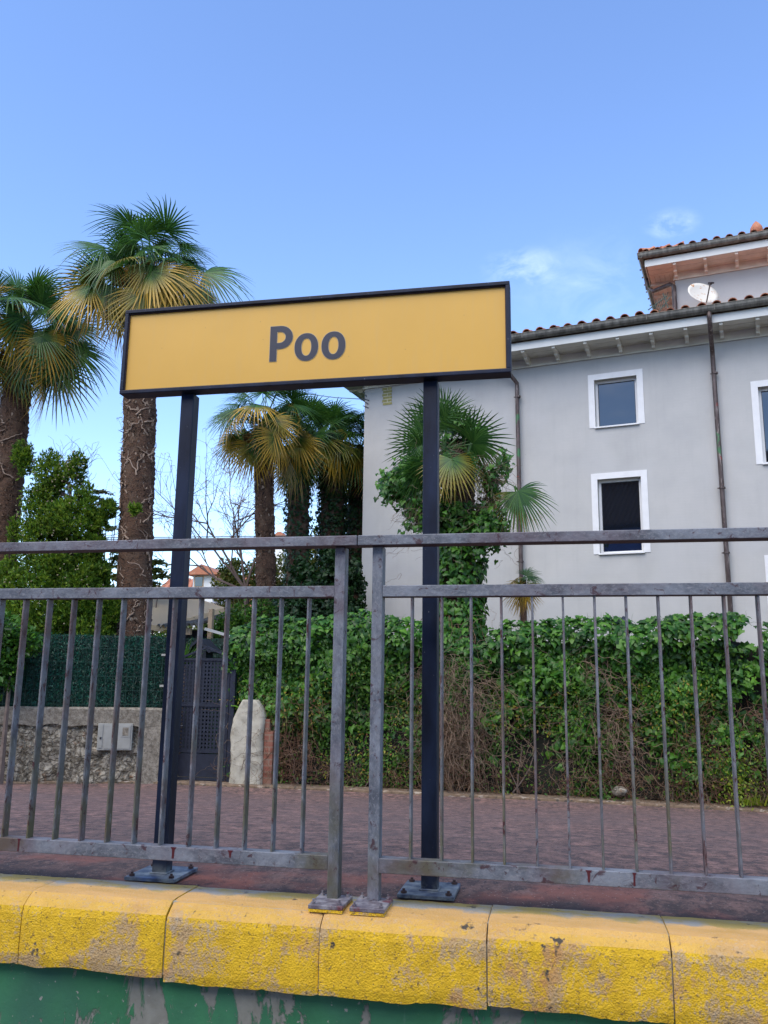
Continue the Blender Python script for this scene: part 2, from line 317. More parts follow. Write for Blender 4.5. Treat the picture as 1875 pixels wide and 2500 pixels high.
g = G('terracotta roof tile'); n1 = g.noise(4, 5, .6); b = g.mix(g.island(), (.25, .085, .05), (.46, .18, .09)); b = g.mix(g.rng(g.noise(22, 5), .55, .68, 0, .7), b, (.17, .09, .06)); b = g.mix(g.rng(n1, .56, .66, 0, .5), b, (.55, .33, .2)); g.col(b).rough(.8).bump(g.noise(40, 4), .3, .006); M['tile'] = g.m
g = G('window glass'); g.col((.006, .008, .013)).rough(.03); g.b.inputs['IOR'].default_value = 1.75; g.b.inputs['Coat Weight'].default_value = .4; g.b.inputs['Coat Roughness'].default_value = .02; M['glass'] = g.m
M['dark'] = simple('dark rubber seal', (.015, .015, .018), .5, 0, .1, 6, 0)
M['brick'] = simple('ochre bricks', (.27, .245, .09), .8, 0, .25, 18, .3); M['mortar'] = simple('pale mortar', (.55, .52, .40), .9, 0, .15, 18, .3)
g = G('rusty white dish'); b = g.mix(g.rng(g.noise(9, 6, .7), .58, .62), (.60, .58, .52), (.42, .20, .07)); g.col(b).rough(.5); M['dish'] = g.m
# garden wall etc.
g = G('rubble stone'); wv = g.n('VectorMath', operation='ADD'); nn_ = g.n('TexNoise'); nn_.inputs['Scale'].default_value = 6; nn_.inputs['Detail'].default_value = 6; g.l(g.tc, nn_.inputs['Vector']); sc_ = g.n('VectorMath', operation='SCALE'); sc_.inputs['Scale'].default_value = .35; g.l(nn_.outputs['Color'], sc_.inputs[0]); g.l(g.map((1, 1, 1.25)), wv.inputs[0]); g.l(sc_.outputs[0], wv.inputs[1]); vd = g.vor(6.5, 'DISTANCE_TO_EDGE', wv.outputs[0]); vc = g.vor(5.2, 'F1', g.map((1, 1, 1.25)), 'Color'); n1 = g.noise(13, 8, .7)
b = g.mix(g.rng(n1, .42, .58), (.085, .068, .045), (.40, .36, .28)); b = g.mix(g.rng(vd, .06, .015, 0, .65), b, (.26, .225, .165)); b = g.mix(g.rng(g.noise(3.3, 6, .7), .54, .62, 0, .7), b, (.05, .042, .028)); b = g.mix(g.rng(g.noise(6, 5, .7), .60, .66, 0, .6), b, (.26, .13, .06))
g.col(b).rough(.95).bump(g.math('ADD', g.math('MULTIPLY', g.rng(vd, 0, .12), 1.2), n1), .9, .04); M['rubble'] = g.m
g = G('weathered concrete cap'); n1 = g.noise(16, 8, .72); b = g.mix(g.rng(n1, .38, .62), (.11, .092, .068), (.27, .24, .19)); b = g.mix(g.rng(g.noise(60, 4), .55, .6, 0, .6), b, (.07, .065, .055)); g.col(b).rough(.95).bump(n1, .6, .012); M['concrete'] = g.m
g = G('whitewashed cement pillar'); n1 = g.noise(7, 7, .68); b = g.mix(g.rng(n1, .35, .65), (.27, .25, .195), (.42, .395, .32)); b = g.mix(g.rng(g.noise(4, 5, .7), .58, .68, 0, .6), b, (.16, .14, .11)); g.col(b).rough(.9).bump(n1, .5, .015); M['cement'] = g.m
g = G('old red brick'); br = g.n('TexBrick'); br.inputs['Scale'].default_value = 1; br.inputs['Brick Width'].default_value = .22; br.inputs['Row Height'].default_value = .085; br.inputs['Mortar Size'].default_value = .012
br.inputs['Color1'].default_value = (.20, .062, .036, 1); br.inputs['Color2'].default_value = (.20, .065, .045, 1); br.inputs['Mortar'].default_value = (.20, .12, .085, 1); mp = g.n('Mapping'); mp.inputs['Rotation'].default_value = (R(90), 0, 0); g.l(g.tc, mp.inputs[0]); g.l(mp.outputs[0], br.inputs['Vector']); g.col(g.mix(g.rng(g.noise(9, 5), .4, .65, 0, .5), br.outputs['Color'], (.22, .16, .11))).rough(.9).bump(g.noise(25, 5), .5, .01); M['redbrick'] = g.m
M['gate'] = simple('black painted gate steel', (.012, .016, .028), .45, .2, .3, 12, .15)
M['meter'] = simple('grey plastic meter box', (.26, .26, .235), .55, 0, .12, 7, .1)
M['canvas'] = simple('cream parasol canvas', (.78, .66, .48), .85, 0, .06, 3, .1)
gm = M['canvas'].node_tree; pb = gm.nodes['Principled BSDF']; tr = gm.nodes.new('ShaderNodeBsdfTranslucent'); tr.inputs[0].default_value = (.86, .70, .48, 1); ms = gm.nodes.new('ShaderNodeMixShader'); ms.inputs[0].default_value = .6
gm.links.new(pb.outputs[0], ms.inputs[1]); gm.links.new(tr.outputs[0], ms.inputs[2]); gm.links.new(ms.outputs[0], gm.nodes['Material Output'].inputs[0])
M['taupe'] = simple('taupe aluminium', (.17, .13, .09), .5, .3, .1, 6, 0); M['post'] = simple('beige timber post', (.42, .31, .20), .7, 0, .15, 10, .1)
M['white'] = simple('white render', (.66, .65, .62), .8, 0, .05, 2, .1)
g = G('palm trunk fibre'); n1 = g.noise(26, 7, .75, g.map((1, 1, 3.2)), .5); b = g.mix(g.rng(n1, .36, .62), (.016, .009, .006), (.150, .078, .044)); b = g.mix(g.rng(g.noise(5, 4), .5, .65, 0, .6), b, (.12, .078, .05)); g.col(b).rough(.95).bump(n1, 1., .03); M['trunk'] = g.m
M['stub'] = simple('cut leaf base', (.34, .25, .18), .85, 0, .35, 20, .2)
M['vine'] = simple('dry grey brown vine', (.155, .105, .068), .9, 0, .35, 3, .1); M['vine2'] = simple('reddish dry vine', (.10, .05, .026), .9, 0, .4, 3, .1); M['vine3'] = simple('tan trunk vine', (.26, .19, .14), .9, 0, .25, 9, .1)
M['bark'] = simple('grey brown bark', (.12, .09, .075), .9, 0, .3, 12, .4)
M['flower'] = simple('ochre palm blossom', (.34, .18, .035), .8, 0, .35, 5, .1)
M['ivy'] = leafmat('ivy leaves', [(.014, .060, .008), (.032, .120, .012), (.060, .185, .018), (.12, .28, .028)], .32, .42)
M['ivydark'] = leafmat('dark ivy', [(.008, .028, .007), (.014, .050, .010), (.022, .075, .014)], .25, .5)
M['shrub'] = leafmat('shrub leaves', [(.022, .085, .010), (.055, .16, .015), (.13, .26, .022)], .35, .5)
M['lime'] = leafmat('lime yellow leaves', [(.13, .24, .015), (.24, .34, .02), (.34, .36, .03)], .4, .5)
M['autumn'] = leafmat('mixed autumn leaves', [(.05, .13, .015), (.15, .24, .02), (.30, .26, .025), (.24, .09, .03)], .35, .55)
M['conifer'] = leafmat('cypress sprays', [(.036, .10, .008), (.085, .19, .012), (.17, .29, .020), (.27, .37, .03)], .38, .6)
M['olive'] = leafmat('olive green leaves', [(.05, .085, .015), (.10, .14, .02), (.18, .17, .03)], .4, .6)
M['tan'] = leafmat('pale yellow compound leaves', [(.16, .19, .07), (.30, .24, .10), (.12, .18, .06)], .45, .6)
M['pod'] = simple('seed pods', (.22, .15, .14), .8, 0, .2, 5, 0); M['twig'] = simple('bare twigs', (.10, .070, .062), .9, 0, .2, 5, 0)
M['screen'] = leafmat('artificial hedge blades', [(.001, .020, .013), (.003, .050, .031), (.010, .125, .078)], .1, .45)
M['screenback'] = simple('green backing', (.002, .018, .011), .8, 0, .3, 9, .2); M['wire'] = simple('green coated wire', (.003, .032, .020), .5, 0, .1, 5, 0)
M['cone'] = simple('cypress cones', (.22, .19, .11), .8, 0, .3, 9, 0)
# palm frond: age 0 young .. 1 old ; t along the blade
g = G('palm fronds'); age = g.attr('age'); t = g.attr('t'); isl = g.island()
gr = g.mix(isl, (.016, .066, .012), (.068, .165, .024)); ye = g.mix(isl, (.36, .225, .018), (.62, .37, .035)); brn = g.mix(isl, (.22, .10, .04), (.36, .22, .12))
fy = g.math('MULTIPLY', g.rng(age, .42, .85), g.rng(t, .18, .62)); c = g.mix(fy, gr, ye)
fb = g.math('MULTIPLY', g.rng(age, .5, 1.), g.rng(g.math('ADD', t, g.math('MULTIPLY', isl, .16)), .90, 1.05)); c = g.mix(fb, c, brn)
g.col(c).rough(.42); tr = g.n('BsdfTranslucent'); g.l(g.mix(.35, c, (.30, .42, .02)), tr.inputs[0]) if False else g.l(c, tr.inputs[0]); ms = g.n('MixShader'); ms.inputs[0].default_value = .32
g.l(g.b.outputs[0], ms.inputs[1]); g.l(tr.outputs[0], ms.inputs[2]); g.l(ms.outputs[0], g.o.inputs['Surface']); M['frond'] = g.m

# ================================================================== SETTING
GZ = -.775
def gz(y): 
    if y <= 3.25: return 0.
    if y >= 11.3: return GZ-.03
    s = (y-3.25)/8.05; return (GZ-.03)*(s*s*(3-2*s)*.25+s*.75)
mb = MB(); xs = [-60, -30]+list(np.arange(-12, 8.1, .5))+[30, 60]; ys = list(np.arange(2.955, 3.3, .1))+list(np.arange(3.3, 11.8, .25))+[11.9, 12.6]
V = [(x, y, gz(y)-.004) for y in ys for x in xs]; nx = len(xs)
mb.add(V, [(j*nx+i, j*nx+i+1, (j+1)*nx+i+1, (j+1)*nx+i) for j in range(len(ys)-1) for i in range(nx-1)])
tag(obj('platform', mb, M['asphalt'], smooth=True), kind='structure')
mb = MB(); mb.add([(-900, 12.3, GZ-.05), (900, 12.3, GZ-.05), (900, 1500, GZ-.05), (-900, 1500, GZ-.05)], [(0, 1, 2, 3)])
tag(obj('ground', mb, M['soil']), kind='structure')
mb = MB(); mb.add([(-900, -900, -.95), (900, -900, -.95), (900, 2.75, -.95), (-900, 2.75, -.95)], [(0, 1, 2, 3)])
tag(obj('track_bed', mb, M['ballast']), kind='structure')
# far kerb following the surveyed line
kl = [(-12, 9.8), (-7.814, 11.295), (-6.6, 11.8), (-5.74, 12.04), (-3.137, 12.03), (.012, 11.90), (2.496, 11.648), (6, 11.1), (10, 10.2)]
kp = []
for (x0, y0), (x1, y1) in zip(kl[:-1], kl[1:]):
    n = max(2, int(abs(x1-x0)/.12))
    for i in range(n): t = i/n; kp.append((x0+(x1-x0)*t, y0+(y1-y0)*t))
kp.append(kl[-1]); mb = MB(); vs = []
for i, (x, y) in enumerate(kp):
    j = noise.noise(Vector((x*3, 0, 0)))*.025; j2 = noise.noise(Vector((x*5, 5, 0)))*.012
    for dy, z in ((-.20+j, GZ-.12), (-.20+j, GZ-.012+j2), (-.17+j, GZ+j2), (.14, GZ+j2), (.14, GZ-.1)): vs.append((x, y+dy, z))
mb.add(vs, [(i*5+k, (i+1)*5+k, (i+1)*5+k+1, i*5+k+1) for i in range(len(kp)-1) for k in range(4)])
tag(obj('kerb', mb, M['kerb']), kind='structure')

# ================================================================== RETAINING WALL + COPING
mb = MB(); n = 90; vs = []
for i in range(n+1):
    for j in range(13):
        x = -5+9*i/n; z = -1.0+.81*j/12; vs.append((x, 2.752+noise.noise(Vector((x*4, z*4, 2)))*.010+noise.noise(Vector((x*17, z*17, 2)))*.003, z))
mb.add(vs, [(i*13+j, (i+1)*13+j, (i+1)*13+j+1, i*13+j+1) for i in range(n) for j in range(12)])
mb.box(-5, 4, 2.78, 2.95, -1.0, -.19)
tag(obj('platform_wall', mb, M['green'], loc=(0, 2.75, -1), smooth=True), 'green painted platform wall with flaking grey patches below the yellow edge', 'wall')
cop = thing('platform_edging', 'row of worn yellow painted concrete edging blocks along the platform edge', 'kerb', (0, 2.71, 0))
joints = [-4.79, -4.28, -3.77, -3.26, -2.76, -2.25, -1.747, -1.240, -.733, -.223, .2975, .81, 1.32, 1.83, 2.34, 2.85, 3.36]
prof = [(2.96, -.20), (2.96, -.003), (2.90, 0), (2.84, .0), (2.79, 0), (2.757, -.004), (2.735, -.018), (2.713, -.038), (2.708, -.06), (2.707, -.10), (2.706, -.14), (2.706, -.18), (2.707, -.20), (2.712, -.226), (2.76, -.226), (2.96, -.226)]
for a, b in zip(joints[:-1], joints[1:]):
    mb = MB(); vs = []; m = 34; gp = .0022; dz = random.uniform(-.004, .004); dy = random.uniform(-.004, .004); bot = random.uniform(-.006, .008)
    k = len(prof)
    for i in range(m+1):
        t = i/m; x = a+gp+(b-a-2*gp)*t; e = min(t, 1-t)*m; rd = .0035*max(0, 1-e/1.0)
        for q, (y, z) in enumerate(prof):
            nz_ = noise.noise(Vector((x*22, y*22, z*22))); nb = noise.noise(Vector((x*9, 3, z*2)))
            yy = y+dy*(y < 2.9)+(.0022*nz_ if 4 < q < 13 else 0)+(rd if 4 < q < 13 else 0); zz = z+dz*(1 if q > 4 else .4)+(-rd*.5 if 1 < q < 7 else 0)+(.0012*nz_)
            if q >= 12: zz += bot+.009*nb+.006*max(0, noise.noise(Vector((x*40, 7, 0))))
            vs.append((x, yy, zz))
    mb.add(vs, [(i*k+j, i*k+(j+1) % k, (i+1)*k+(j+1) % k, (i+1)*k+j) for i in range(m) for j in range(k)]+[tuple(range(k))[::-1], tuple(range(m*k, (m+1)*k))])
    obj('edging_block', mb, M['coping'], cop)
mb = MB(); mb.box(-4.75, 3.3, 2.7165, 2.95, -.212, -.056); mb.box(-4.75, 3.3, 2.762, 2.95, -.052, -.007)
obj('mortar_joint', mb, M['cement'], cop)

# ================================================================== STATION SIGN
SY = 2.99
sg = thing('station_sign', 'long yellow station name sign reading Poo on two dark blue black posts', 'sign', (-.92, 3.05, 0))
x0, x1, z0, z1 = -1.701, -.138, 1.822, 2.183; t = .0155
fr = MB(); fr.box(x0, x1, SY, 3.058, z0, z0+t); fr.box(x0, x1, SY, 3.058, z1-t, z1); fr.box(x0, x0+t, SY, 3.058, z0+t, z1-t); fr.box(x1-t, x1, SY, 3.058, z0+t, z1-t); fr.box(x0+t, x1-t, 3.035, 3.055, z0+t, z1-t)
obj('frame', fr, M['black'], sg, bevel=.0025)
pn = MB(); pn.box(x0+t, x1-t, SY+.014, SY+.03, z0+t, z1-t); panel = obj('panel', pn, M['yellow'], sg)
gs = MB()
for (a, b, c, d) in ((x0+t, x1-t, z0+t, z0+t+.003), (x0+t, x1-t, z1-t-.004, z1-t), (x0+t, x0+t+.003, z0+t+.003, z1-t-.004), (x1-t-.003, x1-t, z0+t+.003, z1-t-.004)): gs.box(a, b, SY+.008, SY+.0145, c, d)
obj('gasket', gs, M['bolt'], sg)
def ell(cx, cz, rx, rz, n=48, p=2.15, k=0):
    o = []
    for i in range(n):
        a = 2*math.pi*i/n; c, s = math.cos(a), math.sin(a); o.append((cx+rx*abs(c)**(2/p)*(1 if c >= 0 else -1)+k*s, cz+rz*abs(s)**(2/p)*(1 if s >= 0 else -1)))
    return o
def bowl(x_in, xr, zt, zb, n=14):
    h = (zt-zb)/2; cz = (zt+zb)/2; rx = h*1.05; xs_ = xr-rx; o = [(x_in, zt)]
    for i in range(n+1): a = math.pi/2-math.pi*i/n; o.append((xs_+rx*math.cos(a), cz+h*math.sin(a)))
    o.append((x_in, zb)); return o
def letters(e, y0, depth, name, mat):
    cu = bpy.data.curves.new(name, 'CURVE'); cu.dimensions = '2D'; cu.fill_mode = 'BOTH'; cu.extrude = depth; cu.offset = e
    outer = [(-1.0755, 1.9255), (-1.0755, 2.0705)]+bowl(-1.0475, -.983, 2.0705, 1.976)+[(-1.0475, 1.9255)]
    inner = bowl(-1.0475, -1.0115, 2.0475, 2.0)
    loops = [outer, inner, ell(-.9265, 1.9765, .0475, .0565), ell(-.9265, 1.9765, .0205, .0365), ell(-.8175, 1.976, .0475, .0565), ell(-.8175, 1.976, .0205, .0365)]
    for lp in loops:
        sp = cu.splines.new('POLY'); sp.points.add(len(lp)-1); sp.use_cyclic_u = True
        for i, (a, b) in enumerate(lp): sp.points[i].co = (a, b, 0, 1)
    tmp = bpy.data.objects.new('tmp', cu); COL.objects.link(tmp); dg = bpy.context.evaluated_depsgraph_get(); me = bpy.data.meshes.new_from_object(tmp.evaluated_get(dg)); bpy.data.objects.remove(tmp)
    o_ = np.array(ORG[sg.name]); me.transform(Matrix(((1, 0, 0, -o_[0]), (0, 0, -1, y0-o_[1]), (0, 1, 0, -o_[2]), (0, 0, 0, 1))))
    me.materials.clear(); me.materials.append(mat); o = bpy.data.objects.new(name, me); COL.objects.link(o); o.parent = panel; ORG[o.name] = tuple(o_); return o
letters(.0018, SY+.0132, .0006, 'lettering_edge', M['halo'])
letters(0, SY+.0122, .0006, 'lettering', M['letter'])
for px_, tw in ((-1.4225, .01), (-.442, -.012)):
    mb = MB(); mb.box(px_-.0275, px_+.0275, 3.0275, 3.084, .014, 1.8215); po = obj('post', mb, M['black'], sg, bevel=.004)
    bp = MB(); bp.box(px_-.0965, px_+.0925, 2.957, 3.164, 0.001, .013); obj('base_plate', bp, M['plate'], po, bevel=.0015)
    wd = MB(); wd.box(px_-.034, px_+.034, 3.021, 3.09, .0125, .0185); obj('weld', wd, M['plate'], po, bevel=.003)
    for sx in (-.077, .073):
        for yy in (2.977, 3.143):
            bo = MB(); bo.lathe([(.0105, .0), (.0105, .007), (.005, .0075), (.005, .014), (.002, .0145)], (px_+sx, yy, .013), 6); obj('bolt', bo, M['bolt'], po)

# ================================================================== RAILINGS
RY = 2.834
M['drip'] = simple('dark red drips', (.075, .012, .014), .4, 0, .2, 30, 0)
def railing(xa, xb, label, post_x, bars, far_posts):
    t_ = thing('railing', label, 'railing', ((xa+xb)/2, RY, 0), group='railings along the platform edge')
    mb = MB(); mb.box(xa, xb, 2.801, 2.863, 1.158, 1.193); obj('top_rail', mb, M['rail'], t_, bevel=.0025)
    pxs = sorted([post_x]+far_posts)
    for a, b in zip(pxs[:-1], pxs[1:]):
        mb = MB(); mb.box(a+.0185, b-.0185, RY+.001, RY+.049, .985, 1.024); obj('mid_rail', mb, M['rail'], t_, bevel=.002)
        mb = MB(); mb.box(a+.0185, b-.0185, RY+.001, RY+.049, .100, .145); br_ = obj('bottom_rail', mb, M['rail'], t_, bevel=.002)
        for k in range(9):
            cx = random.uniform(a+.1, b-.1); w_ = random.uniform(.002, .005); zb = random.uniform(.102, .125)
            dr_ = MB(); dr_.prism([(cx-w_*2.2, .1445), (cx-w_, .136), (cx-w_*.9+random.uniform(-.003, .003), zb), (cx+w_*.7, zb), (cx+w_, .136), (cx+w_*2.4, .1445)], 'y', RY+.0002, RY+.003); obj('rust_drip', dr_, M['drip'], br_)
    for p in pxs:
        mb = MB(); mb.box(p-.0185, p+.0185, RY, RY+.05, .012, 1.1585); po = obj('post', mb, M['railpost'], t_, bevel=.003)
        bp = MB(); bp.box(p-.055, p+.056, 2.746, 2.886, .003, .0155); obj('base_plate', bp, M['rplate'], po, bevel=.002)
        ms_ = MB(); ms_.box(p-.0535, p+.0545, 2.748, 2.884, -.006, .0028); obj('mortar_bed', ms_, M['coping'], po)
        for sx in (-.042, .043):
            for yy in (2.76, 2.87):
                bo = MB(); bo.lathe([(.007, 0), (.007, .006), (.0035, .0065), (.0035, .015)], (p+sx, yy, .0155), 6); obj('bolt', bo, M['rplate'], po)
    for i, x in enumerate(bars):
        jx = random.uniform(-.0015, .0015); mb = MB(); tl = random.uniform(-.001, .001)
        w2 = .0036; y0, y1 = RY+.008, RY+.041
        mb.prism([(x+jx-w2, y0+.002), (x+jx-w2+.0015, y0), (x+jx+w2-.0015, y0), (x+jx+w2, y0+.002), (x+jx+w2, y1), (x+jx-w2, y1)], 'z', .1448, .9855)
        obj('baluster', mb, M['bar'], t_)
railing(-4.62, -.6615, 'grey railing section crossing in front of the left sign post', -.7275, [-.94-.1*i+.1 for i in range(0, 36) if abs(-.84-.1*i+3.45) > .03], [-3.45, -4.45])
railing(-.6585, 3.9, 'grey right railing section crossing in front of the right sign post', -.5945, [-.476+.1*i for i in range(42) if abs(-.476+.1*i-2.82) > .05], [2.82, 3.8])

# ================================================================== GREY HOUSE (local frame u, v, z)
ha = R(-12); HO = np.array([1.257, 18., GZ-.05]); _d = wray(1500, 1250); HO[0] = _d[0]*18/_d[1]
hu = np.array([math.cos(ha), math.sin(ha), 0]); hv = np.array([-math.sin(ha), math.cos(ha), 0])
def Hp(px, py, off=0.):
    d = wray(px, py); o = np.array([HO[0], HO[1], 0]); t = ((o-CP)@hv+off)/(d@hv); q = CP+d*t-o; return np.array([q@hu, off, q[2]-HO[2]])
ZZ = -HO[2]
house = thing('grey_house', 'grey three storey house with white framed windows and red tiled roof behind the hedge', 'house', tuple(HO), ha)
U0, U1, VD = -5.79, 9.5, 9.0
wins = [(-.32, .567, 6.06, 7.125, 1.15), (-.326, .56, 3.33, 4.916, 1.15), (2.90, 3.79, 4.98, 6.56, 1.15), (2.92, 3.81, 1.75, 3.03, 1.15)]
us = sorted({U0, U1, *[w_[0] for w_ in wins], *[w_[1] for w_ in wins]}); zs = sorted({-ZZ*0-.78, 7.75, *[w_[2] for w_ in wins], *[w_[3] for w_ in wins]})
mb = MB()
for i in range(len(us)-1):
    for j in range(len(zs)-1):
        cu_, cz_ = (us[i]+us[i+1])/2, (zs[j]+zs[j+1])/2
        if any(w_[0] < cu_ < w_[1] and w_[2] < cz_ < w_[3] for w_ in wins): continue
        mb.add([(us[i], 0, zs[j]+ZZ), (us[i+1], 0, zs[j]+ZZ), (us[i+1], 0, zs[j+1]+ZZ), (us[i], 0, zs[j+1]+ZZ)], [(0, 1, 2, 3)])
mb.add([(U0, 0, 0), (U0, VD, 0), (U0, VD, 7.75+ZZ), (U0, 0, 7.75+ZZ)], [(3, 2, 1, 0)]); mb.add([(U1, 0, 0), (U1, VD, 0), (U1, VD, 7.75+ZZ), (U1, 0, 7.75+ZZ)], [(0, 1, 2, 3)])
mb.add([(U0, VD, 0), (U1, VD, 0), (U1, VD, 7.75+ZZ), (U0, VD, 7.75+ZZ)], [(0, 1, 2, 3)][::-1])
wall = obj('wall', mb, M['wall'], house)
for (a, b, c, d, _) in wins:
    c += ZZ; d += ZZ; sw = .130; q = -.012
    wm = MB(); wm.box(a-sw, a, q, .001, c-.01, d+sw); wm.box(b, b+sw, q, .001, c-.01, d+sw); wm.box(a, b, q, .001, d, d+sw)
    wo = obj('window', wm, M['trim'], house, bevel=.002)
    rv = MB(); D_ = .17
    rv.add([(a, q, c), (a, D_, c), (a, D_, d), (a, q, d)], [(0, 1, 2, 3)]); rv.add([(b, q, c), (b, D_, c), (b, D_, d), (b, q, d)], [(3, 2, 1, 0)])
    rv.add([(a, q, d), (b, q, d), (b, D_, d), (a, D_, d)], [(0, 1, 2, 3)][::-1]); rv.add([(a, q, c), (b, q, c), (b, D_, c), (a, D_, c)], [(0, 1, 2, 3)])
    obj('reveal', rv, M['reveal'], wo)
    fm = MB(); f_ = .055; fm.box(a, a+f_, D_-.05, D_, c, d); fm.box(b-f_, b, D_-.05, D_, c, d); fm.box(a+f_, b-f_, D_-.05, D_, d-f_, d); fm.box(a+f_, b-f_, D_-.05, D_, c, c+f_); obj('frame', fm, M['trim'], wo, bevel=.003)
    sm = MB(); e = .012; A, B, C_, E_ = a+f_, b-f_, c+f_, d-f_; sm.box(A, A+e, D_-.03, D_-.01, C_, E_); sm.box(B-e, B, D_-.03, D_-.01, C_, E_); sm.box(A+e, B-e, D_-.03, D_-.01, E_-e, E_); obj('seal', sm, M['dark'], wo)
    gl = MB(); gl.box(A, B, D_-.018, D_-.012, C_, E_); obj('pane', gl, M['glass'], wo)
    si = MB(); si.box(a-.02, b+.02, -.05, D_-.052, c-.028, c+.004); obj('sill', si, M['trim'], wo, bevel=.003)
    bk_ = MB(); bk_.box(a-.02, b+.02, D_+.012, D_+.032, c-.02, d+.02); obj('blind', bk_, M['dark'], wo)
# eaves
fv = -.60; zf0, zf1 = 7.80+ZZ, 7.985+ZZ
def eaves(u0, u1, v0, v1, zw, mat, fmat, spacing, first, side_rafters=True, zo=.0, parts=house):
    """soffit ring round the wall box u0..u1 x v0..v1; zw = top of visible wall (local z)"""
    o = .62; sf = zw+.19
    mb = MB(); nb = 5
    for k in range(nb):      # boards parallel to the front wall
        a, b = v0-o+.02+(o-.02)*k/nb, v0-o+.02+(o-.02)*(k+1)/nb; mb.box(u0-o+.02, u1+o, a+.003, b-.003, sf+.004*(k % 2), sf+.03)
    for k in range(nb):
        a, b = u0-o+.02+(o-.02)*k/nb, u0-o+.02+(o-.02)*(k+1)/nb; mb.box(a+.003, b-.003, v0+.002, v1, sf+.004*(k % 2), sf+.03)
    obj('soffit', mb, mat, parts)
    mb = MB(); mb.box(u0-.02, u1, v0-.025, v0-.001, zw, sf-.001); mb.box(u0-.025, u0-.001, v0-.025, v1, zw, sf-.001); mb.box(u0-.034, u1, v0-.04, v0-.0255, zw-.006, zw+.024); obj('frieze', mb, mat, parts)
    mb = MB(); mb.box(u0-o-.02, u1+o, v0-o-.025, v0-o, sf-.012, sf+.165); mb.box(u0-o-.02, u0-o+.005, v0-o+.001, v1, sf-.012, sf+.165); obj('fascia', mb, fmat, parts)
    def prof_(vw): return [(vw-.028, sf-.001), (vw-o+.015, sf-.001), (vw-o+.015, sf-.055), (vw-.36, sf-.07), (vw-.345, sf-.115), (vw-.18, sf-.125), (vw-.165, sf-.165), (vw-.028, sf-.17)]
    x = first
    while x < u1:
        mb = MB(); mb.prism(prof_(v0), 'x', x-.036, x+.036); obj('rafter', mb, mat, parts); x += spacing
    if side_rafters:
        y = v0+spacing*.6
        while y < v1-.3:
            mb = MB(); mb.prism([(a-v0+u0, b) for a, b in prof_(v0)], 'y', y-.036, y+.036); obj('rafter', mb, mat, parts); y += spacing
    # gutter: half-round trough with front lip
    zg = sf+.30
    gp_ = []
    for i in range(9):
        a = math.pi+math.pi*i/8; gp_.append((.075*math.cos(a), .085*math.sin(a)))
    gp_ = [(a, max(b, -.085)) for a, b in gp_]
    vc = v0-o-.10
    full = [(vc+a, zg+b*1.5) for a, b in gp_]; full = [(full[0][0]-.008, full[0][1]+.012)]+full+[(full[-1][0], full[-1][1]+.01)]
    inner_ = [(p[0]*.98+vc*.02, p[1]+.008) for p in full[::-1]]
    mb = MB(); mb.prism(full+inner_, 'x', u0-o-.17, u1+o)
    obj('gutter', mb, M['gutter'], parts, bevel=0)
    mb = MB(); uc = u0-o-.10; f2 = [(uc+(a-vc), b) for a, b in full]; i2 = [(uc+(a-vc), b) for a, b in inner_]; mb.prism(f2+i2, 'y', v0-o-.17, v1); obj('gutter', mb, M['gutter'], parts)
    mb = MB(); x = u0+.2
    while x < u1:
        mb.box(x-.007, x+.007, vc-.088, vc-.083, zg-.10, zg+.016); x += 1.3
    y = v0+.1
    while y < v1:
        mb.box(uc-.12, uc-.083, y-.012, y+.012, zg-.02, zg+.016); y += .45
    obj('gutter_bracket', mb, M['gutter'], parts)
    return zg+.02
zg = eaves(U0, U1, 0, VD, 7.615+ZZ, M['eave'], M['fascia'], .673, -5.1)
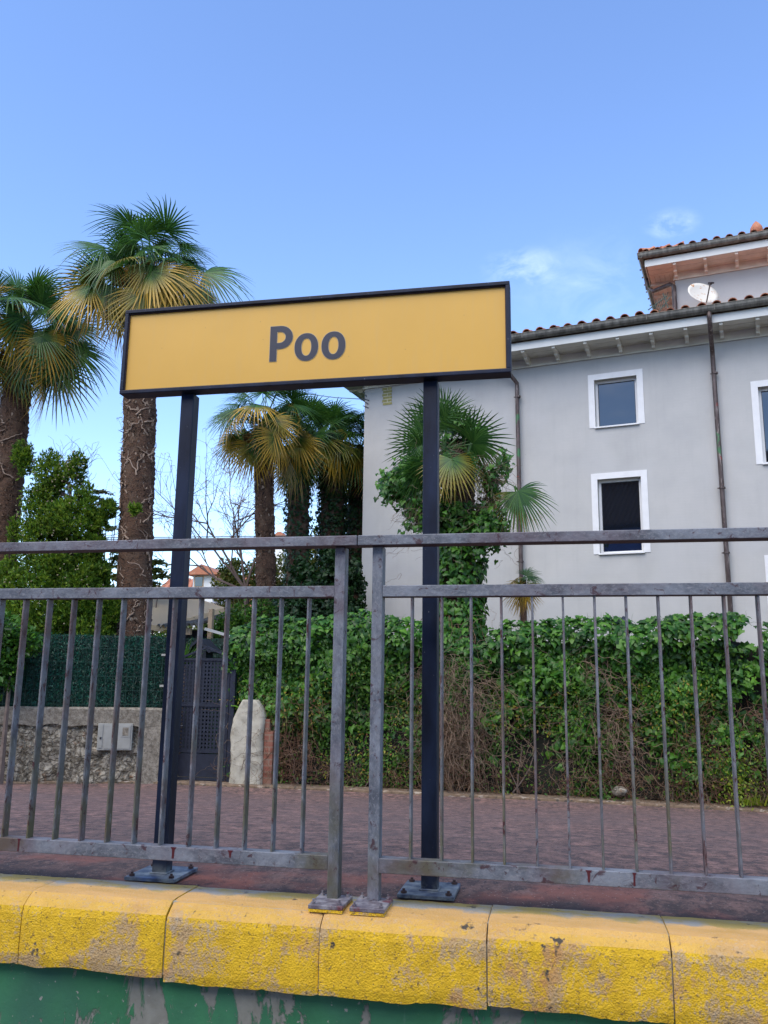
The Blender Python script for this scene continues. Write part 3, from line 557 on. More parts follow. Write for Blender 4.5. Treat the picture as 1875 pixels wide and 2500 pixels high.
# tiles
def tile_roof(name, u0, u1, v0, v1, z0, slope, spacing, parts, hip=True, ridge=None, eave_left=True):
    mb = MB(); r0 = .088; nrow_len = .36; um, vm = (u0+u1)/2, (v0+v1)/2; H_ = min((v1-v0)/2, (u1-u0)/2)
    def plate(pts): mb.add(pts, [tuple(range(len(pts)))])
    top = z0+H_*slope
    A, B, C_, D_ = (u0, v0, z0), (u1, v0, z0), (u1, v1, z0), (u0, v1, z0); e1, e2 = (u0+H_, v0+H_, top), (u1-H_, v1-H_, top)
    plate([A, B, (u1-H_, v0+H_, top), e1]); plate([B, C_, e2, (u1-H_, v0+H_, top)]); plate([C_, D_, (u0+H_, v1-H_, top), e2]); plate([D_, A, e1, (u0+H_, v1-H_, top)])
    def cover(p, d, L):         # one half-barrel tile starting at p going along d
        d = np.array(d, float); si = _n(np.cross(d, (0, 0, 1))); up = _n(np.cross(si, d)); vs = []
        j = rng.normal(0, .006, 3)
        for tt, rr in ((0, r0*1.06), (L, r0*.86)):
            for ro in (rr, rr-.016):
                for i in range(7):
                    a = math.pi*i/6; vs.append(np.array(p)+j+d*tt+si*math.cos(a)*ro+up*(math.sin(a)*ro*.92+tt*-.02))
        f = []
        for i in range(6): f += [(i, i+1, 14+i+1, 14+i), (7+i+1, 7+i, 21+i, 21+i+1), (i+1, i, 7+i, 7+i+1)]
        mb.add(vs, f)
    def channel(p, d, L):
        d = np.array(d, float); si = _n(np.cross(d, (0, 0, 1))); up = _n(np.cross(si, d)); vs = []
        for tt in (0, L):
            for i in range(5): a = math.pi*i/4; vs.append(np.array(p)+d*tt+si*math.cos(a)*r0*.8+up*(-math.sin(a)*.035+.045))
        mb.add(vs, [(i, i+1, 5+i+1, 5+i) for i in range(4)])
    cs = 1/math.hypot(1, slope)
    def field(start, along, inward, length, maxrun):
        n_ = int(length/spacing)
        for i in range(n_):
            s_ = (i+.5)*spacing; run = min(s_, length-s_, maxrun); k = 0
            d = np.array([inward[0]*cs, inward[1]*cs, slope*cs])
            while k*nrow_len*cs < run and k < 14:
                p = np.array(start)+np.array([*along, 0])*s_+d*(k*nrow_len)+np.array([0, 0, .02]); cover(p, d, nrow_len+.04)
                if k < 3: channel(p+np.array([*along, 0])*spacing/2-np.array([0, 0, .015]), d, nrow_len+.04)
                k += 1
    field((u0, v0-.03, z0), (1, 0), (0, 1), u1-u0, H_)
    if eave_left: field((u0-.03, v0, z0), (0, 1), (1, 0), v1-v0, H_)
    # hip tiles
    n_ = int(H_*math.sqrt(2)/.33)
    for (a, dx, dy) in (((u0, v0, z0), 1, 1), ((u0, v1, z0), 1, -1)):
        d = _n([dx, dy, slope])
        for i in range(n_): cover(np.array(a)+d*i*.33+np.array([0, 0, .07]), d, .37)
    obj(name, mb, M['tile'], parts, smooth=False)
    return top
tile_roof('roof', U0-.72, U1+.72, -.70, VD+.7, zg-.005, .30, .297, house)
# tower
TU0, TV0, TU1, TV1 = 1.27, 3., 6.2, 7.6; zt = 10.545+ZZ
mb = MB(); mb.box(TU0, TU1, TV0, TV1, 8.4+ZZ, zt+.1); obj('tower_wall', mb, M['wall'], house)
TW = bpy.data.objects.new('tower_eaves', None); COL.objects.link(TW); TW.parent = house; ORG[TW.name] = (0, 0, 0)
zg2 = eaves(TU0, TU1, TV0, TV1, zt, M['bounce_soffit'], M['fascia'], .70, 1.27+.04, True, parts=TW)
top = tile_roof('roof', TU0-.72, TU1+.72, TV0-.70, TV1+.7, zg2-.005, .40, .27, TW)
f0, f1 = Hp(1846, 551, 5.1), Hp(1846, 585, 5.1); hgt = f0[2]-f1[2]
fn = MB(); fn.lathe([(.10, -.6), (.10, -.05), (.07, 0), (.045, .05), (.05, .08), (.13, .16), (.165, .24), (.15, .34), (.09, .44), (.02, .52)], (f0[0], 5.1, f1[2]), 14); obj('finial', fn, M['tile'], TW, smooth=True)
# downpipes
def pipe(uo, label, u_top, mirror=0):
    mb = MB(); uo_ = uo
    pts = [(u_top, -.72, zg-.10), (u_top, -.72, zg-.25), (u_top*.75+uo_*.25, -.60, zg-.42), (u_top*.25+uo_*.75, -.22, zg-.72), (uo_, -.10, zg-.88), (uo_, -.10, zg-1.1), (uo_+.02, -.10, 4), (uo_+.04, -.10, .05)]
    mb.tube(pts, .046, 12); p_ = obj('downpipe', mb, M['pipe'], house, smooth=True, label=label)
    for z in (zg-1.2, zg-3.6, zg-4.9, zg-7.2):
        b_ = MB(); b_.lathe([(.05, -.02), (.062, -.018), (.062, .018), (.05, .02)], (uo_+.02, -.10, z), 12); b_.box(uo_-.005, uo_+.035, -.05, -.0, z-.012, z+.012); b_.box(uo_-.07, uo_-.04, -.12, -.08, z-.01, z+.01); obj('pipe_clip', b_, M['pipe'], p_)
pipe(-2.0, 'rust brown downpipe left of the two windows', -2.42)
pipe(2.1, 'rust brown downpipe right of the two windows', 2.10)
# tower downpipe: from side gutter back to the wall corner
mb = MB(); zz = zg2-.12; pts = [(TU0-.72, TV0+.45, zz), (TU0-.70, TV0+.45, zz-.28), (TU0-.55, TV0+.35, zz-.42), (TU0-.12, TV0+.02, zz-.46), (TU0-.03, TV0-.07, zz-.56), (TU0-.03, TV0-.07, 8.6+ZZ)]
mb.tube(pts, .055, 10); obj('downpipe', mb, M['pipe'], house, smooth=True, label='short dark downpipe bending under the tower eave')
# exposed bricks
mo = MB(); b0 = Hp(934, 940); b1 = Hp(958, 987); mo.box(b0[0]+.03, b1[0]-.03, -.004, .001, b1[2]+.02, 7.60+ZZ); eb = obj('exposed_brickwork', mo, M['mortar'], house)
bk_ = MB(); z = b1[2]; r = 0
while z < 7.56+ZZ:
    uu = b0[0]+(.0 if r % 2 else .02); e = b1[0]-(.02 if r % 2 else 0)
    if r % 2: bk_.box(uu, uu+.125, -.010, -.002, z, z+.058); bk_.box(uu+.14, e, -.010, -.002, z, z+.058)
    else: bk_.box(uu, e-.01, -.009, -.002, z, z+.058)
    z += .075; r += 1
obj('brick_courses', bk_, M['brick'], eb)
ck = MB()
for i in range(5):
    q = Hp(888+random.uniform(-2, 8), 955+i*9, -.0); q2 = Hp(890+random.uniform(0, 12), 960+i*9); ck.beam((q[0], -.012, q[2]), (q2[0], -.012, q2[2]), .02, .01, (0, 1, 0))
obj('cable_bracket', ck, M['dark'], house)

# satellite dish on the roof
dz = Hp(1717, 715, 2.4); dg = HO+hu*dz[0]+hv*dz[1]; dish = thing('satellite_dish', 'white satellite dish with rust stains standing on the lower roof beside the tower', 'satellite dish', (dg[0], dg[1], HO[2]+dz[2]-.85))
C0 = np.array([dg[0], dg[1], HO[2]+dz[2]]); nrm = _n([.38, -1, .42]); si = _n(np.cross((0, 0, 1), nrm)); up = np.cross(nrm, si); mb = MB(); vs = [C0-nrm*.07]; rr = [.12, .22, .31, .385]
for r in rr:
    for i in range(24): a = 2*math.pi*i/24; vs.append(C0+si*math.cos(a)*r*1.0+up*math.sin(a)*r*.86-nrm*(.07*(1-(r/.385)**2)))
fs = [(1+i, 0, 1+(i+1) % 24) for i in range(24)]+[(1+k*24+i, 1+k*24+(i+1) % 24, 1+(k+1)*24+(i+1) % 24, 1+(k+1)*24+i) for k in range(3) for i in range(24)]
n0 = len(vs); vs += [v-nrm*.012 for v in vs]; fs += [tuple(i+n0 for i in f)[::-1] for f in fs]; fs += [(73-24+24+i-0, 73+(i+1) % 24, n0+73+(i+1) % 24, n0+73+i) for i in range(24)]
mb.add(vs, [f if isinstance(f, tuple) else tuple(f) for f in fs]); obj('reflector', mb, M['dish'], dish, smooth=True)
mb = MB(); lnb = C0+nrm*.34-up*.02; mb.beam(C0-up*.31-nrm*.0, lnb, .022, .022); obj('arm', mb, M['pipe'], dish)
mb = MB(); mb.tube([lnb-up*.05+nrm*.02, lnb+up*.03-nrm*.05], .033, 8); mb.tube([lnb+si*.03, lnb+si*.09], .02, 6); obj('receiver', mb, M['dark'], dish)
mb = MB(); mb.tube([C0-nrm*.1, C0-nrm*.16-up*.2, C0-nrm*.16-np.array([0, 0, .95])], .025, 8); obj('mast', mb, M['gutter'], dish)
# green drying rack seen under the tower eave
dk = Hp(1605, 742, 2.1); q = HO+hu*dk[0]+hv*dk[1]; q[2] = HO[2]+dk[2]
rk = MB()
for i in range(6): a = q+hu*(-.10+i*.05)-np.array([0, 0, .12])+hu*0; rk.beam(a, a+np.array([.10, 0, .24+.03*i]), .012, .012)
rk.beam(q-hu*.22+np.array([0, 0, -.12]), q+hu*.22+np.array([0, 0, .16]), .02, .02); rk.beam(q+hu*.02+np.array([0, 0, -.2]), q+hu*.30+np.array([0, 0, .12]), .02, .02); rk.beam(q+hu*.14+np.array([0, 0, .25]), q+hu*.24+np.array([0, 0, -.15]), .02, .02)
tag(obj('drying_rack', rk, M['wire'], loc=tuple(q)), 'small green metal rack standing on the roof under the tower eave', 'rack')

# ================================================================== STATION BUILDING behind the camera (seen in the panes)
sb = thing('station_building', 'station building with tiled roof reflected in the house windows', 'building', (2, -11, -.95))
M['darktile'] = simple('old dark roof tile', (.06, .035, .025), .85, 0, .4, 6, .2)
M['bluewall'] = simple('dark blue station wall', (.04, .14, .55), .7, 0, .15, 2, .1)
mb = MB(); mb.box(-24, 4, -20, -12, -.95, 9.4); obj('wall', mb, M['bluewall'], sb)
mb = MB(); mb.add([(-25, -11.2, 9.5), (5, -11.2, 9.5), (5, -16, 13.9), (-25, -16, 13.9), (-25, -20.8, 9.5), (5, -20.8, 9.5)], [(0, 1, 2, 3), (3, 2, 5, 4), (0, 3, 4), (1, 5, 2), (0, 4, 5, 1)])
x = -25
while x < 5: mb.tube([(x, -11.2, 9.52), (x, -16, 13.92)], .09, 6); x += .3
obj('roof', mb, M['darktile'], sb)

# ================================================================== GARDEN WALL, METER, FENCE, GATE, PILLAR
def alongx(px, py, z=GZ):
    d = wray(px, py); t = (z-CAM_H)/d[2]; return CP+d*t
WA = np.array([-9.6, 10.55]); WB = np.array([P(422, 1800, 12.0)[0], 12.0]); wd_ = _n(np.append(WB-WA, 0)); wn = np.array([wd_[1], -wd_[0], 0]); WL = np.linalg.norm(WB-WA)
gwall = thing('garden_wall', 'low rubble stone garden wall with a rough concrete cap under the green screen', 'wall', (WA[0], WA[1], GZ))
def wallpt(s, off, z): return np.array([WA[0], WA[1], 0])+wd_*s+wn*off+np.array([0, 0, z])
HW = 1.03
mb = MB(); n = 120; m = 26; vs = []; ztop = GZ+HW
for i in range(n+1):
    for j in range(m+1):
        s = WL*i/n*.93; z = GZ-.1+(HW-.12)*j/m; q = Vector((s*5, z*6.2, 1)); d = noise.voronoi(q)[0]; h = min(.05, (d[1]-d[0])*.09)+noise.noise(q*2.3)*.018
        vs.append(wallpt(s, .02+h, z))
mb.add(vs, [(i*(m+1)+j, (i+1)*(m+1)+j, (i+1)*(m+1)+j+1, i*(m+1)+j+1) for i in range(n) for j in range(m)])
obj('stonework', mb, M['rubble'], gwall, smooth=True)
mb = MB(); n = 60; vs = []
for i in range(n+1):
    s = WL*i/n; j = noise.noise(Vector((s*2.5, 0, 0)))*.02; j2 = noise.noise(Vector((s*4, 9, 0)))*.03
    for off, z in ((.09+j, ztop-.24+j2-.02*(s/WL)), (.10+j, ztop-.03+j), (.06, ztop+j), (-.22, ztop+j), (-.22, ztop-.24)): vs.append(wallpt(s, off, z))
mb.add(vs, [(i*5+k, (i+1)*5+k, (i+1)*5+k+1, i*5+k+1) for i in range(n) for k in range(4)]+[(0, 1, 2, 3, 4)[::-1], tuple(n*5+k for k in range(5))]); obj('cap', mb, M['concrete'], gwall, smooth=False)
mb = MB(); a = wallpt(WL-.36, .09, GZ-.1); 
for s0, s1, o1, z1 in ((WL-.44, WL, .085, ztop-.26),):
    vs = [wallpt(s0, -.2, GZ-.1), wallpt(s1, -.2, GZ-.1), wallpt(s1, o1, GZ-.1), wallpt(s0, o1, GZ-.1), wallpt(s0, -.2, z1), wallpt(s1, -.2, z1), wallpt(s1, o1, z1), wallpt(s0, o1, z1)]
    mb.add(vs, [(0, 3, 2, 1), (4, 5, 6, 7), (0, 1, 5, 4), (1, 2, 6, 5), (2, 3, 7, 6), (3, 0, 4, 7)])
mb.add([wallpt(0, -.02, GZ-.1), wallpt(WL*.93, -.02, GZ-.1), wallpt(WL*.93, -.02, ztop-.1), wallpt(0, -.02, ztop-.1)], [(0, 1, 2, 3)]); obj('end_pier', mb, M['concrete'], gwall)
def onwall(px, py, off):
    d = wray(px, py); o = np.array([WA[0], WA[1], 0]); t = ((o-CP)@wn+off)/(d@wn); q = CP+d*t; return (q-o)@wd_, q[2]
s0, zt0 = onwall(240, 1766, .12); s1, zb0 = onwall(320, 1832, .12); zt0 = zt0
mt = thing('meter_box', 'pale grey electricity meter box with a small dark window set in the stone wall', 'meter box', tuple(wallpt((s0+s1)/2, .1, zb0)))
def wbox(mb, a, b, o0, o1, z0, z1):
    vs = [wallpt(a, o0, z0), wallpt(b, o0, z0), wallpt(b, o1, z0), wallpt(a, o1, z0), wallpt(a, o0, z1), wallpt(b, o0, z1), wallpt(b, o1, z1), wallpt(a, o1, z1)]
    return mb.add(vs, [(0, 1, 2, 3), (7, 6, 5, 4), (4, 5, 1, 0), (5, 6, 2, 1), (6, 7, 3, 2), (7, 4, 0, 3)])
W_ = s1-s0; mb = wbox(MB(), s0, s1, 0, .115, zb0, zt0); obj('box', mb, M['meter'], mt, bevel=.004)
mb = wbox(MB(), s0+.02, s0+.15*W_, .1155, .123, zb0+.03, zt0-.02); wbox(mb, s0+.19*W_, s1-.02, .1155, .123, zb0+.02, zt0-.02); obj('door', mb, M['meter'], mt, bevel=.003)
mb = wbox(MB(), s1-.33*W_, s1-.06*W_, .1235, .128, zt0-.19, zt0-.035); obj('bezel', mb, M['meter'], mt, bevel=.01)
mb = wbox(MB(), s1-.28*W_, s1-.11*W_, .1283, .130, zt0-.17, zt0-.055); obj('inspection_window', mb, M['concrete'], mt)
mb = wbox(MB(), s0+.035, s0+.06, .1235, .130, zt0-.22, zt0-.19); obj('lock', mb, M['dark'], mt)

def hedge_screen(name, label, A, B, z0, z1, nb, post=True):
    A = np.array(A, float); B = np.array(B, float); L = np.linalg.norm(B-A); d = (B-A)/L; nn = np.array([d[1], -d[0]])
    t_ = thing(name, label, 'fence', (A[0], A[1], z0)); d3 = np.append(d, 0); n3 = np.append(nn, 0); A3 = np.append(A, 0)
    mb = MB(); o = -.02; m = 40; vs = []
    for i in range(m+1):
        s = L*i/m; jz = noise.noise(Vector((s*6, 2, 0)))*.02
        for z in (z0, z1+jz-.01): vs.append(A3+d3*s+n3*o+np.array([0, 0, z]))
        for z in (z1+jz-.01, z0): vs.append(A3+d3*s+n3*(o-.04)+np.array([0, 0, z]))
    mb.add(vs, [(i*4+k, (i+1)*4+k, (i+1)*4+k+1, i*4+k+1) for i in range(m) for k in range(3)]); obj('backing', mb, M['screenback'], t_)
    s = rng.uniform(0, L, nb); z = rng.uniform(z0-.01, z1, nb); pos = A3+d3*s[:, None]+n3*(rng.uniform(-.02, .015, nb))[:, None]; pos[:, 2] = z
    tip = rng.normal(0, 1, (nb, 3))*.8+n3*.5; tip[:, 2] += rng.uniform(-.6, .6, nb)
    fr_ = frames(np.tile(n3, (nb, 1)), tip, .5); obj('blades', scatter(TRI[0]*np.array([1.1, 1, 1]), TRI[1], pos, fr_, rng.uniform(.025, .06, nb)), M['screen'], t_)
    mb = MB()
    x = 0
    while x < L: p = A3+d3*x+n3*.035; mb.beam(p+np.array([0, 0, z0]), p+np.array([0, 0, z1-.02]), .006, .006, (1, 0, 0)); x += .10
    z = z0+.04; k = 0
    while z < z1: p = A3+n3*.041; mb.beam(p+np.array([0, 0, z]), p+d3*L+np.array([0, 0, z]), .006, .006); z += .2
    obj('wire_mesh', mb, M['wire'], t_)
    if post:
        p = A3+d3*(L+.03)+n3*.03; mb = MB(); mb.box(p[0]-.03, p[0]+.03, p[1]-.03, p[1]+.03, z0-.02, z1-.02); mb.box(p[0]-.035, p[0]+.035, p[1]-.035, p[1]+.035, z1-.02, z1); obj('post', mb, M['wire'], t_)
        mb = MB()
        for zz in (z0+.3, z0+.75): mb.box(p[0]-.09, p[0]-.01, p[1]-.05, p[1]-.035, zz, zz+.03)
        obj('clip', mb, M['meter'], t_)
def wp2(s, off): q = wallpt(s, off, 0); return (q[0], q[1])
hedge_screen('hedge_screen', 'dark green artificial hedge screen on wire mesh above the stone wall', wp2(0.0, .0), wp2(WL-.16, .0), ztop+.0, ztop+1.04, 26000)
hedge_screen('hedge_screen', 'dark green artificial hedge screen seen through the gap above the gate', (-6.4, 14.2), (-4.0, 14.2), GZ, P(520, 1557, 14.2)[2], 7000, False)

# gate
gx0, gx1, gy = P(436, 1700, 12.1)[0], P(560, 1700, 12.1)[0], 12.1; gzt = P(500, 1607, gy)[2]; gzb = GZ+.01
gt = thing('garden_gate', 'narrow black metal gate of perforated sheet with a pointed top', 'gate', ((gx0+gx1)/2, gy, GZ))
mb = MB(); f_ = .035; zm, zl = P(500, 1725, gy)[2], P(500, 1838, gy)[2]
mb.box(gx0, gx0+f_, gy-.02, gy+.02, gzb, gzt); mb.box(gx1-f_, gx1, gy-.02, gy+.02, gzb, gzt)
for z in (gzt-f_, zm, zl, gzb): mb.box(gx0+f_, gx1-f_, gy-.02, gy+.02, z, z+f_)
xc = P(507, 1580, gy)[0]; zp = P(507, 1580, gy)[2]
mb.beam((gx0, gy, gzt), (xc, gy, zp), .03, .03); mb.beam((xc, gy, zp), (gx1+.03, gy, gzt), .03, .03); obj('frame', mb, M['gate'], gt)
for za, zb in ((zl+f_, zm), (zm+f_, gzt-f_)):
    mb = MB(); pit = .055; hole = .027; x = gx0+f_; 
    while x < gx1-f_-.001: mb.box(x, min(x+pit-hole, gx1-f_), gy-.0035, gy-.0005, za, zb); x += pit
    z = za
    while z < zb: mb.box(gx0+f_, gx1-f_, gy, gy+.003, z, min(z+pit-hole, zb)); z += pit
    obj('perforated_sheet', mb, M['gate'], gt)
mb = MB(); a, b, c, d = gx0+f_+.01, gx1-f_-.02, gzb+f_+.01, zl-.015; k = .04; mb.prism([(a+k, c), (b-k, c), (b, c+k), (b, d-k), (b-k, d), (a+k, d), (a, d-k), (a, c+k)], 'y', gy-.012, gy+.004); obj('kick_panel', mb, M['gate'], gt)
mb = MB(); mb.tube([(gx0+.02, gy-.03, zm-.28), (gx0+.02, gy-.07, zm-.28), (gx0+.13, gy-.07, zm-.28)], .01, 6); obj('handle', mb, M['gate'], gt)
mb = MB(); mb.box(gx0-.09, gx0-.012, gy-.03, gy+.04, GZ, gzt-.1); mb.box(gx1+.012, gx1+.09, gy-.03, gy+.04, GZ, P(577, 1600, gy)[2]); obj('jamb', mb, M['gate'], gt)
# barbecue cowl behind the gate
q = P(490, 1607, 13.4); bb = thing('chimney_cowl', 'small dark metal cowl with a pitched roof peeping over the gate', 'chimney', (q[0], 13.4, GZ))
mb = MB(); mb.box(q[0]-.17, q[0]+.13, 13.3, 13.6, GZ, q[2]+.12); obj('flue', mb, M['gate'], bb)
mb = MB(); mb.prism([(q[0]-.22, q[2]+.10), (q[0]+.02, q[2]+.32), (q[0]+.26, q[2]+.10), (q[0]+.22, q[2]+.08), (q[0]+.02, q[2]+.27), (q[0]-.18, q[2]+.08)], 'y', 13.2, 13.7); obj('roof', mb, M['gate'], bb)

# pillar
px0, px1 = P(563, 1800, 11.95)[0], P(641, 1800, 11.95)[0]; pz = P(600, 1712, 11.95)[2]
pl = thing('gate_pillar', 'short pale cement pillar with sloping shoulders right of the gate', 'pillar', ((px0+px1)/2, 12.05, GZ))
W_ = px1-px0; mb = MB(); poly = [(px0-.01, GZ-.05), (px1+.01, GZ-.05), (px1, pz-.42), (px1-.02, pz-.24), (px1-.09, pz-.06), (px1-.17, pz-.0), (px0+.24, pz+.02), (px0+.13, pz-.05), (px0+.02, pz-.26), (px0, pz-.4)]
N_ = 40; vs = []; fs = []
zs_ = np.linspace(GZ-.05, pz+.02, N_)
def xr(z):
    L_ = px0+.01*math.sin(z*9)+(.0 if z < pz-.26 else ((z-(pz-.26))/.28)**1.1*.155); R_ = px1+.008*math.sin(z*7)-(.0 if z < pz-.30 else ((z-(pz-.30))/.32)**2.6*.13); return L_, R_
K_ = 12
for face_y, sgn in ((11.94, 1), (12.25, -1)):
    for z in zs_:
        a, b = xr(z)
        for i in range(K_+1):
            x = a+(b-a)*i/K_; vs.append((x+noise.noise(Vector((z*5, i, 0)))*.008, face_y+sgn*abs(noise.noise(Vector((x*6, z*6, 3))))*.03+(sgn*.03 if i in (0, K_) else 0), z))
n1 = N_*(K_+1)
for j in range(N_-1):
    for i in range(K_): a = j*(K_+1)+i; fs += [(a, a+1, a+K_+2, a+K_+1), (n1+a+1, n1+a, n1+a+K_+1, n1+a+K_+2)]
    a = j*(K_+1); fs += [(a, a+K_+1, n1+a+K_+1, n1+a), (a+K_, n1+a+K_, n1+a+2*K_+1, a+2*K_+1)]
a = (N_-1)*(K_+1); fs += [(a+i, a+i+1, n1+a+i+1, n1+a+i) for i in range(K_)]
mb.add(vs, fs); obj('body', mb, M['cement'], pl, smooth=True)
mb = MB(); mb.box(px1+.003, px1+.14, 12.0, 12.3, GZ-.05, pz-.42); mb.box(px1+.003, px1+.08, 12.01, 12.3, pz-.419, pz-.25); obj('brick_return', mb, M['redbrick'], pl, bevel=.01)

# ================================================================== HEDGE
def hy(x):     # hedge front line follows the kerb
    xs_, ys_ = zip(*kl); return np.interp(x, xs_, ys_)+.22
def ztop_h(x, px_pts):
    return np.interp(x, [p[0] for p in px_pts], [p[1] for p in px_pts])
tops = []
for px_, py_ in ((566, 1600), (575, 1545), (600, 1528), (650, 1516), (700, 1522), (760, 1518), (820, 1515), (850, 1510), (880, 1500), (905, 1500), (935, 1508), (970, 1520), (1010, 1528), (1060, 1535), (1150, 1545), (1215, 1545), (1240, 1530), (1290, 1528), (1330, 1530), (1400, 1520), (1480, 1518), (1530, 1530), (1560, 1528), (1600, 1520), (1680, 1516), (1760, 1512), (1810, 1520), (1850, 1540), (1875, 1560), (1960, 1590)):
    q = P(px_, py_, 12.35); tops.append((q[0], q[2]))
HX0, HX1 = tops[0][0], 7.5
hd = thing('ivy_hedge', 'long wall of green creeper with dry brown vines at its foot below the house', 'hedge', (0, 12.3, GZ))
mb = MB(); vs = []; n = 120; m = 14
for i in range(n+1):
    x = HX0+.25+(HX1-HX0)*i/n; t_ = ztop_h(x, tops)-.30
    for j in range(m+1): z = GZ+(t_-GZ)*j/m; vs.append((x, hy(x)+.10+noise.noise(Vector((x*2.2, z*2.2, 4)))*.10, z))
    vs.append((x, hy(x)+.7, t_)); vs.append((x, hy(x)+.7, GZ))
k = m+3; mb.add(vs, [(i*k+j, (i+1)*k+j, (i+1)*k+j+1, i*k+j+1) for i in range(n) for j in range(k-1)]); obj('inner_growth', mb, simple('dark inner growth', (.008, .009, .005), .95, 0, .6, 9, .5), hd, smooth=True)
def hedge_pts(n, zlo, zhi, pw=1.):
    x = rng.uniform(HX0, HX1, n); tp = ztop_h(x, tops)+np.array([noise.noise(Vector((a*2.7, 5, 5)))*.05+noise.noise(Vector((a*8, 1, 5)))*.05 for a in x]); f = rng.uniform(0, 1, n)**pw; z = GZ+(tp-GZ)*(zlo+(zhi-zlo)*f)
    bul = np.array([noise.noise(Vector((a*1.6, c*1.9, 0))) for a, c in zip(x, z)]); fr_ = (z-GZ)/(tp-GZ)
    y = hy(x)-.02-.30*bul-.16*np.clip((fr_-.45)*2, 0, 1)+.22*np.clip((fr_-.9)*10, 0, 1)**2+rng.normal(0, .05, n); return np.stack([x, y, z], 1), fr_, bul
def lv(n, zlo, zhi, size, tpl, mat, name, keep=None, pw=1., down=1., jit=.45, fwd=0.):
    pos, fr_, bul = hedge_pts(n, zlo, zhi, pw)
    if keep is not None: kk = keep(pos, fr_); pos, fr_ = pos[kk], fr_[kk]
    pos[:, 1] -= fwd; n = len(pos); nr = np.tile([0, -1., .45], (n, 1)); nr[:, 2] += np.clip((fr_-.85)*8, 0, 1.4); tip = np.tile([0, -.35, -down], (n, 1))
    obj(name, scatter(tpl[0], tpl[1], pos, frames(nr, tip, jit), rng.uniform(size*.45, size*1.3, n)), mat, hd)
bx = np.array([P(a, 1700, 12.2)[0] for a in (1090, 1120, 1150, 1100, 1180, 1110, 1090, 1130, 1450, 1490)])
def nz3(p, s, o): return np.array([noise.noise(Vector((a[0]*s, a[2]*s, o))) for a in p])
gapn = lambda p, f: rng.uniform(0, 1, len(p)) < np.clip(1.15-(.36-f)*2.4-nz3(p, 1.0, 8)*3.0-np.exp(-((p[:, 0]-bx[:6].mean())/.32)**2)*.9-np.clip(nz3(p, 3.4, 21)*3.2, 0, 1), .02, 1)
lv(24500, .10, 1.03, .098, IVY, M['ivy'], 'large_leaves', gapn, .75, jit=.55)
lv(52000, .0, .80, .048, OVAL, M['shrub'], 'small_leaves', lambda p, f: rng.uniform(0, 1, len(p)) < np.clip(.5+nz3(p, 1.3, 3)*2.4, .10, 1), 1., .5, .8, fwd=.07)
lv(11500, .0, .66, .042, OVAL, M['autumn'], 'yellowing_leaves', lambda p, f: nz3(p, 1.5, 11) > .05, 1., .5, .8, fwd=.09)
# lime sprig near the right foot, leafy curls over the top
q = P(1800, 1900, 11.75); n = 900; pos = q+rng.normal(0, 1, (n, 3))*[.13, .12, .20]; obj('lime_sprig', scatter(OVAL[0], OVAL[1], pos, frames(np.tile([0, -1., .6], (n, 1)), np.tile([0, -.3, .2], (n, 1)), .9), rng.uniform(.03, .05, n)), M['lime'], hd)
n = 260; x = rng.uniform(HX0, HX1, n); st = np.stack([x, hy(x)+.02, ztop_h(x, tops)-.05], 1); obj('tendrils', strands(st, np.stack([rng.normal(0, .5, n), rng.normal(-.2, .3, n), rng.uniform(.4, 1, n)], 1), rng.uniform(.1, .28, n), 7, .3, .0028, -.6), M['shrub'], hd)
# dry vine tangles
def vines(n, xs_, z_lo, z_hi, mat, name, L, rad, down=-.6):
    x = rng.choice(xs_, n)+rng.normal(0, .17, n); x = np.clip(x, HX0+.05, HX1); tp = ztop_h(x, tops); z = GZ+(tp-GZ)*rng.uniform(z_lo, z_hi, n)
    y = hy(x)-.04+rng.normal(0, .08, n)-.10*(z-GZ < .5); d = np.stack([rng.normal(0, .55, n), rng.normal(-.1, .25, n), rng.uniform(-1.2, .3, n)], 1)
    obj(name, strands(np.stack([x, y, z], 1), d, rng.uniform(L*.6, L*1.6, n), 16, .42, rad*.68, down), mat, hd)
allx = np.linspace(HX0+.1, HX1, 60); bx2 = np.array([P(a, 1700, 12.2)[0] for a in (660, 690, 740, 1090, 1120, 1480, 1660, 1720, 1840)])
vines(600, allx, .05, .5, M['vine'], 'dry_vines', .55, .0042); vines(1500, bx, .2, .85, M['vine'], 'dry_vine_mass', .8, .0052, -1.6)
vines(1300, bx2, .05, .55, M['vine2'], 'brown_vines', .6, .0048); vines(1100, allx, .0, .16, M['vine2'], 'fallen_vines', .4, .004, -.1)
n = 26; x = rng.uniform(HX0+.4, HX1, n); st = np.stack([x, hy(x)-.10, np.full(n, GZ)], 1); obj('stems', strands(st, np.stack([rng.normal(0, .35, n), rng.normal(.05, .1, n), np.full(n, 1.)], 1), rng.uniform(.5, 1.2, n), 9, .16, rng.uniform(.007, .017, n), .3, 5), M['bark'], hd)
